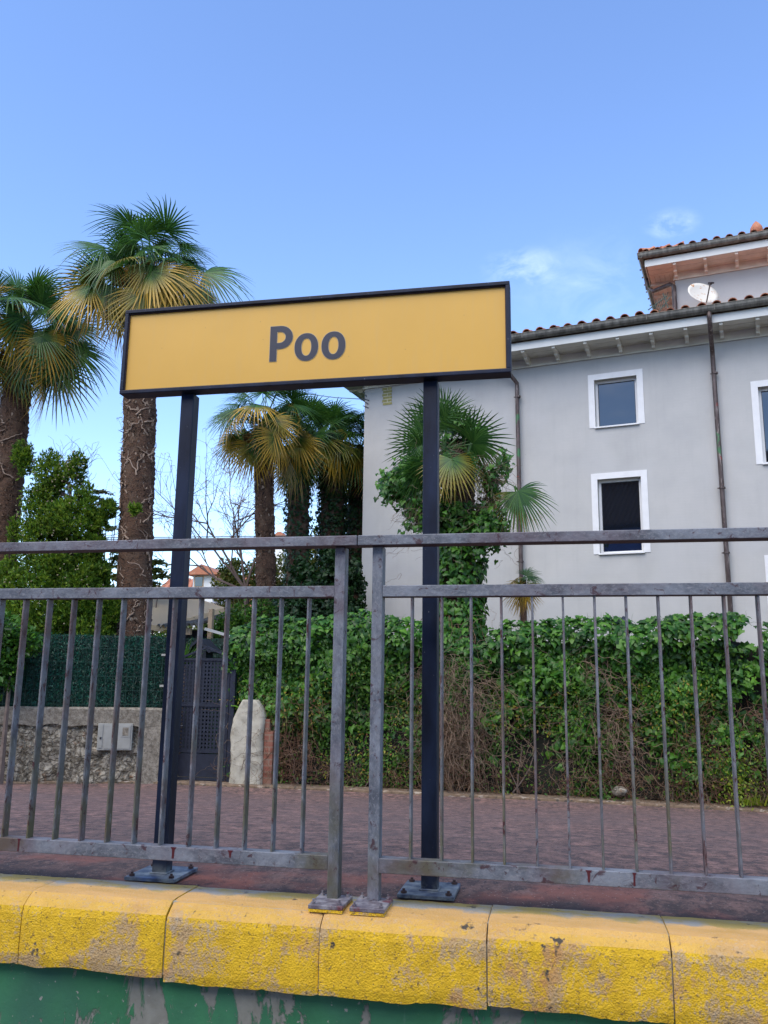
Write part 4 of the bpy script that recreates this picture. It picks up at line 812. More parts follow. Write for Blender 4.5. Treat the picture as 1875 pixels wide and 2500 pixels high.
# stone and grass at the foot of the hedge
q = P(1512, 1932, 11.72); mb = MB(); vs = []; 
for i in range(9):
    for j in range(14):
        a, b = math.pi*i/8, 2*math.pi*j/14; v = np.array([math.sin(a)*math.cos(b), math.sin(a)*math.sin(b), math.cos(a)]); k = 1+.3*noise.noise(Vector(v*1.6+q)); vs.append(q+v*k*np.array([.095, .06, .065]))
mb.add(vs, [(i*14+j, i*14+(j+1) % 14, (i+1)*14+(j+1) % 14, (i+1)*14+j) for i in range(8) for j in range(14)]); tag(obj('stone', mb, M['rubble'], loc=tuple(q), smooth=True), 'single round stone lying at the foot of the hedge', 'stone')
def tuft(px_, py_, Y, label, L=.16, n=70, mat='lime'):
    q = P(px_, py_, Y); q[2] = max(q[2], GZ-.01); st = q+rng.normal(0, 1, (n, 3))*[.07, .04, 0]; d = np.stack([rng.normal(0, .6, n), rng.normal(-.1, .4, n), np.ones(n)], 1); d /= np.linalg.norm(d, axis=1)[:, None]
    y = d; z = np.cross(y, rng.normal(0, 1, (n, 3))); z /= np.linalg.norm(z, axis=1)[:, None]; fr_ = np.stack([np.cross(y, z), y, z], 2)
    tag(obj('grass_tuft', scatter(TRI[0]*np.array([.7, 1, 1]), TRI[1], st, fr_, rng.uniform(L*.5, L, n)), M[mat], loc=tuple(q)), label, 'grass tuft')
tuft(1835, 1965, 11.62, 'pale grass tuft growing on the kerb at the right end of the hedge')

# garden lamp behind hedge
q = P(1523, 1526, 14.5); lp = thing('garden_lamp', 'small black garden lantern with a domed cap rising behind the hedge', 'lamp', (q[0], 14.5, GZ))
mb = MB(); mb.lathe([(.20, 0), (.195, .015), (.14, .05), (.11, .09), (.105, .11), (.04, .125), (.03, .15), (.01, .165)], (q[0], 14.5, q[2]-.02), 14); obj('cap', mb, M['gate'], lp, smooth=True)
mb = MB(); mb.lathe([(.08, -.32), (.10, -.02)], (q[0], 14.5, q[2]-.01), 8); obj('glass', mb, M['meter'], lp); mb = MB(); mb.tube([(q[0], 14.5, GZ), (q[0], 14.5, q[2]-.33)], .035, 8); obj('pole', mb, M['gate'], lp)

# ================================================================== PALMS
def fan(L, ns, spread, cup, pet):
    """one fan frond in its own frame: stalk from 0 along +x, blade from x=pet; returns verts, faces, t"""
    vs, fs, ts = [], [], []
    for k in range(9):
        x = pet*k/8; w_ = .018*(1-.4*k/8)
        for a in (-1, 0, 1): vs.append((x, a*w_, -.010 if a == 0 else .0)); ts.append(0.)
        if k: b = (k-1)*3; fs += [(b, b+3, b+4, b+1), (b+1, b+4, b+5, b+2)]
    st = np.array([0, .16, .36, .55, .75, .92, 1.])
    wd = np.array([.004, .55, .98, .86, .55, .24, .02])
    for s in range(ns):
        ph = spread*(2*s/(ns-1)-1)+rng.normal(0, .012); ll = L*(1-.24*(abs(ph)/spread)**2)*rng.uniform(.93, 1.05); dph = spread*2/(ns-1)*.5
        c, s_ = math.cos(ph), math.sin(ph); b0 = len(vs); bent = rng.uniform(.0, 1.)**2; brk = rng.uniform(.5, .8)
        for q, (t, w_) in enumerate(zip(st, wd)):
            rr = t*ll; hw = ll*.37*dph*w_; zc = -cup*(abs(ph)/spread)**2*rr*.5+.0
            dn = -bent*.9*max(0, t-brk)*ll
            for a, zz in ((-1, .0), (0, .22*hw), (1, .0)): 
                vs.append((pet+rr*c-a*hw*s_, rr*s_+a*hw*c, zc+zz+dn)); ts.append(t)
            if q: b = b0+(q-1)*3; fs += [(b, b+3, b+4, b+1), (b+1, b+4, b+5, b+2)]
    return np.array(vs), fs, np.array(ts)
def palm_crown(C, L, nf, elmin, elmax, seed, oldfrac=.5, extra=(), squash=1., pet=.62, azr=None):
    global rng
    rng0 = rng; rng = np.random.default_rng(seed); mb = MB(); T, AG = [], []
    lst = []
    for i in range(nf):
        u = (i+.5)/nf; el = elmax-(elmax-elmin)*u**.9+rng.normal(0, 6); az = i*137.5+rng.normal(0, 9)
        if azr: az = rng.uniform(*azr)
        lst.append((az, el, (rng.uniform(.6, 1.) if rng.uniform() < .5 else rng.uniform(0, .55)) if u > 1-oldfrac else rng.uniform(0, .35), rng.uniform(.8, 1.12)))
    lst += list(extra)
    for az, el, age, sc, *ov in lst:
        l_ = L*sc; pt = l_*pet*rng.uniform(.85, 1.2)*(1. if el > 0 else 1.1); v, f, t = fan(l_, 31, R(rng.uniform(84, 122)), rng.uniform(.3, .9), pt)
        # bend: blade tips over relative to the stalk
        bend = R(rng.uniform(5, 55))+R(12)*age if not ov else R(ov[0]); x = v[:, 0]-pt; m = x > -1e9
        xb = np.where(v[:, 0] > pt*.999, 1, 0); blade = np.arange(len(v)) >= 27
        vx = v.copy(); dx = v[blade, 0]-pt; dz_ = v[blade, 2]; vx[blade, 0] = pt+dx*math.cos(bend)+dz_*math.sin(bend); vx[blade, 2] = -dx*math.sin(bend)+dz_*math.cos(bend)
        roll = rng.normal(0, .65) if not ov else R(ov[1]); cr, sr = math.cos(roll), math.sin(roll); vy, vz = vx[:, 1]*cr-vx[:, 2]*sr, vx[:, 1]*sr+vx[:, 2]*cr; vx[:, 1], vx[:, 2] = vy, vz
        e = R(el); ce, se = math.cos(e), math.sin(e); X = vx[:, 0]*ce-vx[:, 2]*se; Z = vx[:, 0]*se+vx[:, 2]*ce; a = R(az); W_ = np.stack([X*math.cos(a)-vx[:, 1]*math.sin(a), X*math.sin(a)+vx[:, 1]*math.cos(a), Z], 1)
        dist = np.linalg.norm(vx-np.array([pt, 0, 0]), axis=1)/l_; sag = (.07+.16*age+.18*rng.uniform())*l_; W_[:, 2] -= np.where(blade, np.clip(dist-.25, 0, 1)**1.7*sag*1.6, 0)
        W_[:, 2] -= .05*l_*(1-np.where(blade, 0, np.abs(2*vx[:, 0]/max(pt, .01)-1)))*0; W_[:, 2] *= squash
        mb.add(W_+C, f); T.append(t); AG.append(np.full(len(t), age))
    rng = rng0
    return mb, {'t': np.concatenate(T), 'age': np.concatenate(AG)}
def trunk(base, top, r0, r1, bend=0., k=20):
    base = np.array(base, float); top = np.array(top, float); L = np.linalg.norm(top-base); n = int(L/.045); mb = MB(); vs = []
    for i in range(n+1):
        t = i/n; c = base+(top-base)*t+np.array([bend*math.sin(t*math.pi), 0, 0]); r = r0+(r1-r0)*t
        for j in range(k):
            a = 2*math.pi*j/k; rr = r*(1+.05*(i % 2))+noise.noise(Vector((math.cos(a)*2.5, math.sin(a)*2.5, c[2]*3.5)))*.025+rng.normal(0, .007); vs.append(c+np.array([math.cos(a)*rr, math.sin(a)*rr, 0]))
    mb.add(vs, [(i*k+j, i*k+(j+1) % k, (i+1)*k+(j+1) % k, (i+1)*k+j) for i in range(n) for j in range(k)]); return mb
def around(base, top, r0, r1, n, front=True):
    t = rng.uniform(0, 1, n); a = rng.uniform(-math.pi, 0, n) if front else rng.uniform(-math.pi, math.pi, n); base = np.array(base, float); top = np.array(top, float)
    c = base+(top-base)*t[:, None]; r = r0+(r1-r0)*t; nr = np.stack([np.cos(a), np.sin(a), np.zeros(n)], 1); return c+nr*r[:, None], nr, t
STUB = (np.array([(-.5, 0, 0), (.5, 0, 0), (.28, .9, .35), (-.28, .9, .35), (0, 1.25, .75)], float), [(0, 1, 2, 3), (3, 2, 4)])
def palm(name, label, tx, ty, Y, by, width_px, crown_px, L, nf, seed, el=(-62, 82), old=.5, stubs=90, hair=900, flowers=7, ivy=0, vines_n=0, pet=.62, extra=(), skirt=0, trunk_bottom_px=None, group='tall fan palms in the garden'):
    top = P(tx, ty, Y); bx_, by_ = by; bot = P(bx_, by_, Y); d = (bot-top); k = (GZ-.05-top[2])/d[2]; base = top+d*k
    r = width_px/2/F_PX*np.linalg.norm(top-CP)*.96
    t_ = thing(name, label, 'palm tree', tuple(base), group=group)
    obj('trunk', trunk(base, top, r*1.05, r*.98), M['trunk'], t_, smooth=True)
    pos, nr, t = around(base, top, r*1.0, r*.95, hair); tip = nr*.35+np.array([0, 0, -.8]); 
    obj('trunk_fibre', scatter(TRI[0]*np.array([.8, 1, 1]), TRI[1], pos, frames(nr, tip, .5), rng.uniform(.05, .15, hair)), M['fibre'], t_)
    if stubs:
        pos, nr, t = around(base, top, r*1.0, r*.97, stubs); obj('leaf_bases', scatter(STUB[0], STUB[1], pos, frames(nr, np.tile([0, 0, 1.], (stubs, 1))+nr*.6, .28), rng.uniform(.03, .065, stubs)), M['stub'], t_)
    if vines_n:
        pos, nr, t = around(base, base+(top-base)*.92, r*1.04, r*1.02, vines_n); vs_ = MB()
        for p, n_ in zip(pos, nr):
            a = math.atan2(n_[1], n_[0]); pts = []; z = p[2]; da = rng.normal(0, .25); dz_ = rng.uniform(.3, 1)
            for s in range(10):
                c = base+(top-base)*((z-base[2])/(top[2]-base[2])); pts.append((c[0]+math.cos(a)*r*1.07, c[1]+math.sin(a)*r*1.07, z)); a += da*.35+rng.normal(0, .13); z += .055*dz_+rng.normal(0, .012)
            vs_.tube(pts, np.linspace(.015, .006, 10), 5)
        obj('climbing_stems', vs_, M['vine3'], t_)
    C = P(*crown_px, Y); mb, at = palm_crown(C, L, nf, el[0], el[1], seed, old, extra, pet=pet)
    obj('crown', mb, M['frond'], t_, attrs=at)
    if flowers:
        ps = []; L = L*1.4
        for i in range(flowers):
            a = rng.uniform(-math.pi, 0)if i % 4 else rng.uniform(0, math.pi); rr = L*rng.uniform(.22, .6); c = C+np.array([math.cos(a)*rr, math.sin(a)*rr, rng.uniform(-.42, .12)*L]); m_ = 300
            q_ = rng.normal(0, 1, (m_, 3)); q_ /= np.linalg.norm(q_, axis=1)[:, None]; ps.append(c+q_*(rng.uniform(.2, 1, (m_, 1)))*np.array([.12, .12, .15])*L*1.25+np.array([0, 0, -.1*L])*rng.uniform(0, 1.6, (m_, 1)))
        ps = np.concatenate(ps); m_ = len(ps); obj('flower_clusters', scatter(SPRIG[0]*.8, SPRIG[1], ps, frames(rng.normal(0, 1, (m_, 3)), np.tile([0, 0, -1.], (m_, 1)), .8), rng.uniform(.04, .085, m_)*L), M['flower'], t_)
    if skirt:
        mb, at = palm_crown(P(tx, ty+14, Y), L*.62, skirt, -84, -55, seed+50, .4, (), pet=.35); at['age'] = at['age']*.5; obj('hanging_fronds', mb, M['frond'], t_, attrs=at)
    if ivy:
        pos, nr, t = around(base, top-np.array([0, 0, .5]), r*1.12, r*1.05, ivy, False); pos += nr*rng.uniform(0, .10, (ivy, 1)); obj('ivy', scatter(IVY[0], IVY[1], pos, frames(nr+np.array([0, 0, .3]), np.tile([0, 0, -1.], (ivy, 1)), .4), rng.uniform(.06, .11, ivy)), M['ivydark'], t_)
    return t_
s_ = 1.1302
M['fibre'] = leafmat('loose trunk fibre', [(.012, .008, .006), (.05, .03, .02), (.12, .075, .05), (.22, .15, .10)], .1, .9)
palm('fan_palm', 'thick trunked fan palm at the left edge with drooping yellow fronds and ochre blossom', 40*s_, 800*s_, 13.9, (0, 1230*s_), 62, (50*s_, 716*s_), .82, 58, 17, (-58, 84), .42, 70, 4200, 12, vines_n=16, pet=1.05, extra=((-8, -38, .35, 1.05), (-20, -30, .8, 1.), (15, -42, .3, 1.05), (-35, -22, .9, 1.), (-120, -20, .95, 1.), (-60, -18, .9, .95), (0, -50, .6, .9), (-6, -46, .55, 1.1, 24, 62), (-2, -20, .2, 1.25, 20, 50), (4, 2, .15, 1.1, 24, 50), (-40, -46, .3, .9, 30, 30)))
palm('fan_palm', 'tallest fan palm, its hairy trunk wound with tan stems, crown above the left sign end', 311*s_, 625*s_, 13.6, (288*s_, 1350*s_), 70, (322*s_, 600*s_), .80, 46, 23, (-42, 80), .36, 420, 4200, 8, vines_n=95, pet=.98, extra=((-140, -24, .9, 1.1), (-60, -20, .85, 1.05), (180, -30, .8, 1.05), (-110, -40, .6, 1.), (-8, -4, .3, 1.22, 18, 60), (-20, -22, .7, 1.1, 20, 30), (14, 6, .3, .9, 30, 20), (175, 6, .2, 1.12, 14, 55), (190, -14, .8, 1.15, 16, 40)))
palm('fan_palm', 'middle fan palm with stacked yellowing fronds left of the dark ivy trunks', 569*s_, 935*s_, 18.2, (576*s_, 1330*s_), 46, (570*s_, 915*s_),   .78, 38, 35, (-50, 80), .45, 220, 3600, 5, pet=1.05, extra=((-62, -14, .85, 1.), (-120, -12, .9, 1.), (-50, -32, .95, 1.05), (-85, -48, .95, 1.), (-140, -50, .8, .9)))
palm('fan_palm', 'dark fan palm with a skirt of dead fronds just right of the middle palm', 646*s_, 985*s_, 19.6, (642*s_, 1330*s_), 52, (655*s_, 955*s_), .78, 32, 47, (-45, 80), .3, 0, 1200, 3, ivy=1500, skirt=16, pet=.95)
palm('fan_palm', 'fan palm on a stout ivy wrapped trunk between the dead skirt palm and the house', 719*s_, 985*s_, 20.4, (716*s_, 1330*s_), 58, (722*s_, 962*s_), .78, 32, 59, (-40, 80), .5, 0, 700, 3, ivy=3600, skirt=8, pet=.95, extra=((-70, -22, .9, 1.), (-95, -8, .6, 1.)))
palm('fan_palm', 'fan palm partly hidden by the left corner of the house, trunk thick with ivy', 773*s_, 1000*s_, 21.2, (766*s_, 1330*s_), 46, (775*s_, 985*s_), .76, 28, 61, (-40, 78), .55, 0, 700, 2, ivy=3200, pet=.95)
for o in bpy.data.objects:
    if o.name.startswith('ivy') and o.parent and o.parent.get('category') == 'palm tree' and False: pass

# ivy-smothered palm in front of the house
top = P(1120, 1080, 14.2); base = P(1110, 1600, 14.2); base[2] = GZ
ip = thing('ivy_covered_palm', 'short fan palm smothered in ivy and dry vines in front of the grey house wall', 'palm tree', tuple(base))
obj('trunk', trunk(base, top, .33, .26), M['trunk'], ip, smooth=True)
n = 4600; pos, nr, t = around(base, top-np.array([0, 0, 1.15]), .40, .36, n, False); pos += nr*rng.uniform(-.02, .12, (n, 1)); obj('ivy', scatter(IVY[0], IVY[1], pos, frames(nr+np.array([0, 0, .35]), np.tile([0, 0, -1.], (n, 1)), .4), rng.uniform(.07, .13, n)), M['ivy'], ip)
# ivy bulge on the left of the crown and over the top
cl = []
for px_, py_, sx, sz, m_ in ((985, 1180, .17, .14, 800), (1015, 1145, .14, .10, 340), (960, 1195, .12, .09, 220), (1130, 1045, .10, .04, 170), (1160, 1060, .10, .05, 140), (1085, 1080, .08, .05, 90), (1200, 1190, .07, .16, 220), (1190, 1290, .15, .18, 700), (1040, 1250, .20, .2, 600), (1230, 1130, .07, .12, 90)):
    c = P(px_, py_, 13.85); cl.append(c+rng.normal(0, 1, (m_, 3))*[sx, .20, sz])
pos = np.concatenate(cl); n = len(pos); obj('ivy_bush', scatter(IVY[0], IVY[1], pos, frames(np.tile([-.1, -1., .7], (n, 1)), np.tile([-.1, -.2, -1.], (n, 1)), .55), rng.uniform(.055, .11, n)), M['ivy'], ip)
C = P(1088, 1095, 13.65)
lst = [(-150, 74, 0, 1.1, 4, 38), (-92, 86, 0, 1.1, 2, 4), (-70, 74, 0, .95, 12, -14), (178, 34, 0, 1.1, 4, 70), (172, 6, 0, 1.0, 8, 58), (165, 60, 0, 1.05, 6, 58), (6, 44, 0, 1.0, 10, -64), (0, 16, 0, 1.15, 12, -72), (-12, 4, 0, 1.05, 26, -52), (95, 62, 0, 1., 20, 0), (60, 30, 0, 1., 26, 14),
       (-18, -28, .2, .9, 24, -46), (-70, -34, .6, 1.0, 42, 6), (-100, -48, .75, .85, 35, 14), (-120, -50, .3, .8, 40, 24), (-160, -36, .1, .95, 30, 52), (190, -40, .0, 1.0, 26, 64), (-25, -58, .5, .85, 26, -34), (184, -34, .1, 1.25, 34, 30), (176, -56, .15, 1.2, 20, 50), (-6, -24, .1, 1.15, 40, -20)]
mb, at = palm_crown(C, .66, 0, 0, 0, 5, .1, lst, pet=.62)
obj('crown', mb, M['frond'], ip, attrs=at)
C2 = P(1264, 1192, 13.6); mb, at = palm_crown(C2-np.array([.05, 0, -.04]), .66, 0, 0, 0, 6, .1, [(-4, -58, .42, 1.1, 6, 74), (-20, -80, .62, .95, 14, 62)], pet=.12)
n0 = mb.n; c0 = P(1130, 1190, 13.9); arc = [c0+(C2-c0)*t_+np.array([0, 0, .16*math.sin(math.pi*t_)]) for t_ in np.linspace(0, 1, 9)]; mb.tube(arc, .009, 5); at = {k_: np.concatenate([v_, np.zeros(mb.n-n0)]) for k_, v_ in at.items()}
obj('side_frond', mb, M['frond'], ip, attrs=at)
n = 700; cs = np.array([P(a, b, 13.75) for a, b in ((1185, 1150), (1200, 1180), (1090, 1110), (1110, 1130), (1020, 1220), (1030, 1260), (1190, 1230), (1130, 1160))]); st = cs[rng.integers(0, len(cs), n)]+rng.normal(0, .08, (n, 3))
obj('dry_vines', strands(st, np.stack([rng.normal(0, 1, n), rng.normal(-.1, .3, n), rng.normal(-.2, .8, n)], 1), rng.uniform(.25, .7, n), 12, .38, .0045, -.7), M['vine'], ip)
n = 120; st = np.array([P(a, 1290, 14.) for a in rng.uniform(960, 1290, n)])+rng.normal(0, .12, (n, 3))*[1, 1, 2.4]; obj('loose_tendrils', strands(st, rng.normal(0, 1, (n, 3)), rng.uniform(.3, .9, n), 14, .4, .003, -.5), M['vine'], ip)
n = 380; pos, nr, t = around(base, base+np.array([0, 0, 2.6]), .40, .42, n); pos = pos[pos[:, 0] > base[0]-.4]; obj('hanging_vines', strands(pos, np.tile([0, -.1, -1.], (len(pos), 1)), rng.uniform(.5, 1.1, len(pos)), 10, .25, .006, -1.), M['vine2'], ip)
# small dried palm by the downpipe
q = P(1275, 1415, 14.6); sp = thing('young_palm', 'small half dried fan palm beside the left downpipe of the house', 'palm tree', (q[0], 14.6, GZ))
mb = MB(); mb.tube([(q[0], 14.6, GZ), (q[0]+.02, 14.6, q[2])], .05, 8); obj('trunk', mb, M['trunk'], sp)
mb, at = palm_crown(q, .42, 0, 0, 0, 9, .3, [(-10, 25, .1, .8), (20, 50, .2, .8), (-60, 30, .3, .7), (190, 10, .9, .7), (-40, -60, 1, 1.1), (-90, -75, 1, 1.1), (-140, -65, 1, 1.), (0, -70, 1, 1.), (-70, -50, .9, .9)], pet=.3); obj('crown', mb, M['frond'], sp, attrs=at)

# ================================================================== TREES AND SHRUBS
def blob_leaves(cs, n, tpl, size, tipz=.6, out=.7, jit=.6, thr=-.16):
    w_ = np.array([c[3]*c[4]*c[5] for c in cs])**.75; idx = rng.choice(len(cs), n, p=w_/w_.sum()); cc = np.array([c[:3] for c in cs])[idx]; rad = np.array([c[3:6] for c in cs])[idx]
    d = rng.normal(0, 1, (n, 3)); d /= np.linalg.norm(d, axis=1)[:, None]; pos = cc+d*rad*(rng.uniform(.25, 1.08, (n, 1))**.55); clump = np.array([noise.noise(Vector(p*2.6))+.6*noise.noise(Vector(p*6.3)) for p in pos]); keep = clump > thr; pos, d = pos[keep], d[keep]; n = len(pos)
    tip = d*out+np.array([0, 0, tipz]); return scatter(tpl[0], tpl[1], pos, frames(rng.normal(0, 1, (n, 3))+d, tip, jit), rng.uniform(size*.6, size*1.3, n))
def pb(px_, py_, Y, rx_px, rz_px, ry=None):
    q = P(px_, py_, Y); k = np.linalg.norm(q-CP)/F_PX; return (q[0], q[1], q[2], rx_px*k, (ry or rx_px*k), rz_px*k)
def base_of(px_, py_, Y): q = P(px_, py_, Y); return (q[0], q[1], GZ)
Y = 13.1; ba = base_of(150, 1650, Y)
cy = thing('cypress', 'bushy green cypress dotted with pale cones in front of the left palm', 'tree', ba)
cs = [pb(150, 1560, Y, 120, 90), pb(140, 1460, Y, 120, 90), pb(170, 1400, Y, 85, 70), pb(120, 1340, Y, 70, 75), pb(165, 1280, Y, 68, 85), pb(100, 1240, Y, 52, 70), pb(165, 1190, Y, 36, 65), pb(185, 1150, Y, 24, 50), pb(120, 1165, Y, 34, 60), pb(55, 1110, Y, 22, 32), pb(62, 1140, Y, 16, 45), pb(35, 1300, Y, 14, 34), pb(210, 1240, Y, 22, 60), pb(215, 1450, Y, 36, 80), pb(30, 1440, Y, 40, 80), pb(230, 1330, Y, 18, 40), pb(240, 1500, Y, 30, 60)]
obj('crown', blob_leaves(cs, 60000, SPRIG, .078, .9, thr=-.14), M['conifer'], cy)
mb = MB(); tp = P(165, 1180, Y); mb.tube([ba, (ba[0]+.03, ba[1]+.1, GZ+1.5), (tp[0], tp[1]+.1, tp[2])], [.12, .09, .02], 8)
for c in cs[4:]: mb.tube([(ba[0]+.03, ba[1]+.1, c[2]-.7), (c[0], c[1], c[2])], [.03, .008], 5)
obj('trunk', mb, M['bark'], cy)
n = 260; idx = rng.integers(0, 8, n); cc = np.array([c[:3] for c in cs])[idx]; rad = np.array([c[3:6] for c in cs])[idx]; d = rng.normal(0, 1, (n, 3)); d[:, 1] = -abs(d[:, 1]); d /= np.linalg.norm(d, axis=1)[:, None]; pos = cc+d*rad
mb = MB()
for p in pos: mb.lathe([(.004, -.013), (.013, -.006), (.013, .006), (.004, .013)], p, 5)
obj('cones', mb, M['cone'], cy)
st = np.array([P(a, b, Y+.1) for a, b in zip(rng.uniform(90, 225, 130), rng.uniform(1090, 1260, 130))]); obj('fine_twigs', strands(st, np.stack([rng.normal(.2, .6, 130), rng.normal(0, .3, 130), np.ones(130)], 1), rng.uniform(.15, .4, 130), 6, .25, .004, .1), M['twig'], cy)
Y = 13.25; ba = base_of(262, 1600, Y); cy = thing('cypress', 'slim leaning cypress between the bushy cypress and the tall palm trunk', 'tree', ba)
cs = [pb(262, 1250, Y, 17, 34), pb(245, 1290, Y, 20, 40), pb(228, 1330, Y, 20, 40), pb(240, 1420, Y, 22, 60), pb(275, 1510, Y, 24, 50), pb(262, 1560, Y, 30, 40), pb(330, 1240, Y-.2, 13, 17)]
obj('crown', blob_leaves(cs, 12000, SPRIG, .07, .9, thr=-.2), M['conifer'], cy); mb = MB(); a = P(228, 1330, Y); b = P(262, 1240, Y); mb.tube([ba, tuple(a), tuple(b)], [.05, .03, .01], 6); obj('trunk', mb, M['bark'], cy)
# left edge broadleaf bush
Y = 10.9; ba = base_of(20, 1700, Y); bu = thing('laurel_bush', 'dark leafy bush at the left edge overlapping the green screen', 'bush', ba)
cs = [pb(10, 1610, Y, 38, 70), pb(-30, 1580, Y, 60, 90), pb(20, 1550, Y, 50, 30), pb(70, 1570, Y, 28, 26), pb(15, 1670, Y, 22, 30)]
obj('crown', blob_leaves(cs, 5200, OVAL, .085, -.2), M['ivy'], bu); mb = MB(); mb.tube([ba, (ba[0], ba[1], GZ+1.6)], [.05, .02], 6); obj('trunk', mb, M['bark'], bu)
# compound-leaf saplings
def sapling(label, Y, bpx, tips, mat, size, m_=70, spread=(26, 22)):
    ba = base_of(bpx, 1600, Y); t_ = thing('sapling', label, 'tree', ba); mb = MB(); cs = []
    for a, b in tips:
        q = P(a, b, Y); mid = (np.array(ba)+q)/2+np.array([.1, 0, .35]); mb.tube([ba, mid, q], [.035, .02, .006], 5); cs.append(pb(a, b, Y, *spread))
    obj('branches', mb, M['twig'], t_); lf = []
    for c in cs:
        for i in range(9):        # a pinnate leaf: paired leaflets along a drooping rachis
            a = rng.uniform(0, 2*math.pi); d = np.array([math.cos(a), math.sin(a)*.5, .25]); p0 = np.array(c[:3]); L = c[3]*rng.uniform(.8, 1.4)
            for j in range(7):
                t = (j+1)/7; p = p0+d*L*t+np.array([0, 0, -.4*L*t*t]); lf += [(p, np.array([-d[1], d[0], -.5])), (p, np.array([d[1], -d[0], -.5]))]
    pos = np.array([a for a, b in lf]); tip = np.array([b for a, b in lf]); n = len(pos); obj('leaves', scatter(OVAL[0], OVAL[1], pos, frames(np.tile([0, -.6, 1.], (n, 1)), tip, .35), rng.uniform(size*.7, size*1.2, n)), M[mat], t_)
sapling('thin sapling with pale yellow leaf clusters against the sky left of the tall palm', 16., 225, [(242, 1200), (228, 1215), (262, 1225), (285, 1240), (275, 1290), (215, 1245), (250, 1395), (232, 1400)], 'tan', .10, spread=(22, 18))
sapling('green sapling with compound leaves showing on both sides of the tall palm trunk', 15.6, 330, [(375, 1390), (350, 1370), (392, 1405), (365, 1425), (290, 1360), (268, 1380), (285, 1405), (300, 1345), (265, 1430), (380, 1370)], 'olive', .12, spread=(24, 20))
# bare tree with hanging pods
Y = 21.; ba = base_of(620, 1600, Y); bt = thing('bare_tree', 'bare leafless tree with thin branches and hanging seed pods against the sky', 'tree', ba)
mb = MB(); twig_ends = []
def branch(p, d, L, r, dep):
    pts = [p]; dd = d.copy(); n = 5
    for i in range(n): dd = _n(dd+rng.normal(0, .10, 3)+np.array([0, 0, .03])); p = p+dd*L/n; pts.append(p)
    mb.tube(pts, np.linspace(r, r*.6, n+1), 5 if dep > 1 else 3, False)
    if dep == 0: twig_ends.append((pts[-1], dd)); return
    for k in range(3 if dep > 1 else 3):
        q = pts[-1] if k == 0 else pts[rng.integers(2, n)]; nd = _n(dd+rng.normal(0, .55, 3)*np.array([1, .6, .8])+np.array([-.06, 0, .1])); branch(q, nd, L*rng.uniform(.6, .85), r*.6, dep-1)
fork = P(600, 1440, Y); a1 = P(590, 1330, Y); mb.tube([ba, fork], [.09, .065], 7, False)
rng_s = rng; rng = np.random.default_rng(4)
for d_, L in (((-.75, 0, .75), 1.7), ((-.35, .1, 1), 1.9), ((-1, 0, .35), 1.6), ((.1, .1, 1), 1.3), ((-.55, -.1, .9), 2.1)): branch(fork, _n(d_), L, .036, 4)
rng = rng_s; obj('branches', mb, M['twig'], bt)
e = twig_ends; e = [e[i] for i in rng.permutation(len(e))[:420]]; obj('seed_pods', strands(np.array([a for a, b in e]), np.array([b for a, b in e]), rng.uniform(.12, .26, len(e)), 6, .35, .007, -2.2), M['pod'], bt)
# olive-green tree behind, and background shrubs between the trunks
def tree(name, label, Y, bpx, cs, n, mat, size, tpl=OVAL, group=None, cat='tree'):
    ba = base_of(bpx, 1600, Y); t_ = thing(name, label, cat, ba, group=group); obj('crown', blob_leaves(cs, n, tpl, size, .1), M[mat], t_); mb = MB()
    tpn = max(c[2] for c in cs); cx = cs[0][0]; mb.tube([ba, ((ba[0]+cx)/2, ba[1], (GZ+tpn)/2), (cx, ba[1], tpn-.3)], [.13, .09, .03], 7)
    for c in cs: mb.tube([((ba[0]+cx)/2, ba[1], (GZ+c[2])/2), c[:3]], [.05, .015], 5)
    obj('trunk', mb, M['bark'], t_)
Y = 23.; tree('leafy_tree', 'olive green leafy tree beside the dormer of the distant red roofed house', Y, 600, [pb(580, 1400, Y, 40, 32), pb(545, 1420, Y, 28, 22), pb(560, 1385, Y, 30, 20), pb(600, 1450, Y, 60, 40), pb(640, 1400, Y, 40, 40), pb(560, 1470, Y, 40, 22)], 6500, 'olive', .10)
Y = 24.; tree('leafy_tree', 'yellow green tree filling the gap between the dark palm trunks', Y, 760, [pb(770, 1370, Y, 60, 60), pb(720, 1400, Y, 60, 60), pb(800, 1300, Y, 40, 50), pb(680, 1450, Y, 50, 50), pb(780, 1470, Y, 70, 50), pb(830, 1400, Y, 50, 90), pb(870, 1340, Y, 30, 70), pb(840, 1280, Y, 30, 30)], 12000, 'lime' if False else 'olive', .12)
Y = 18.; tree('ivy_thicket', 'dark leafy thicket behind the hedge between the palm trunks', Y, 740, [pb(760, 1450, Y, 60, 60), pb(820, 1430, Y, 50, 80), pb(700, 1480, Y, 40, 40), pb(740, 1400, Y, 30, 40), pb(860, 1450, Y, 36, 90), pb(770, 1500, Y, 120, 40), pb(800, 1370, Y, 30, 30)], 8500, 'ivydark', .10, IVY, cat='bush')
Y = 15.5; tree('garden_shrub', 'dense shrub behind the hedge left of the middle palm', Y, 560, [pb(600, 1500, Y, 40, 30), pb(560, 1520, Y, 34, 28), pb(640, 1490, Y, 28, 40), pb(540, 1545, Y, 40, 24)], 3200, 'shrub', .07, cat='bush')
Y = 20.; tree('garden_shrub', 'shrub seen below the parasol at the far left of the garden', Y, 120, [pb(120, 1560, Y, 140, 60), pb(300, 1580, Y, 120, 40), pb(20, 1540, Y, 90, 70), pb(420, 1590, Y, 80, 40)], 7000, 'shrub', .10, cat='bush')
Y = 34.; tag(obj('distant_woodland', blob_leaves([pb(a, 1555+12*math.sin(a), Y, 60, 42, 1.5) for a in range(-40, 900, 62)], 16000, OVAL, .22, .1), M['olive'], loc=(-12, 34, GZ)), 'low distant woodland beyond the parasol and the shelter', 'woodland', kind='stuff')
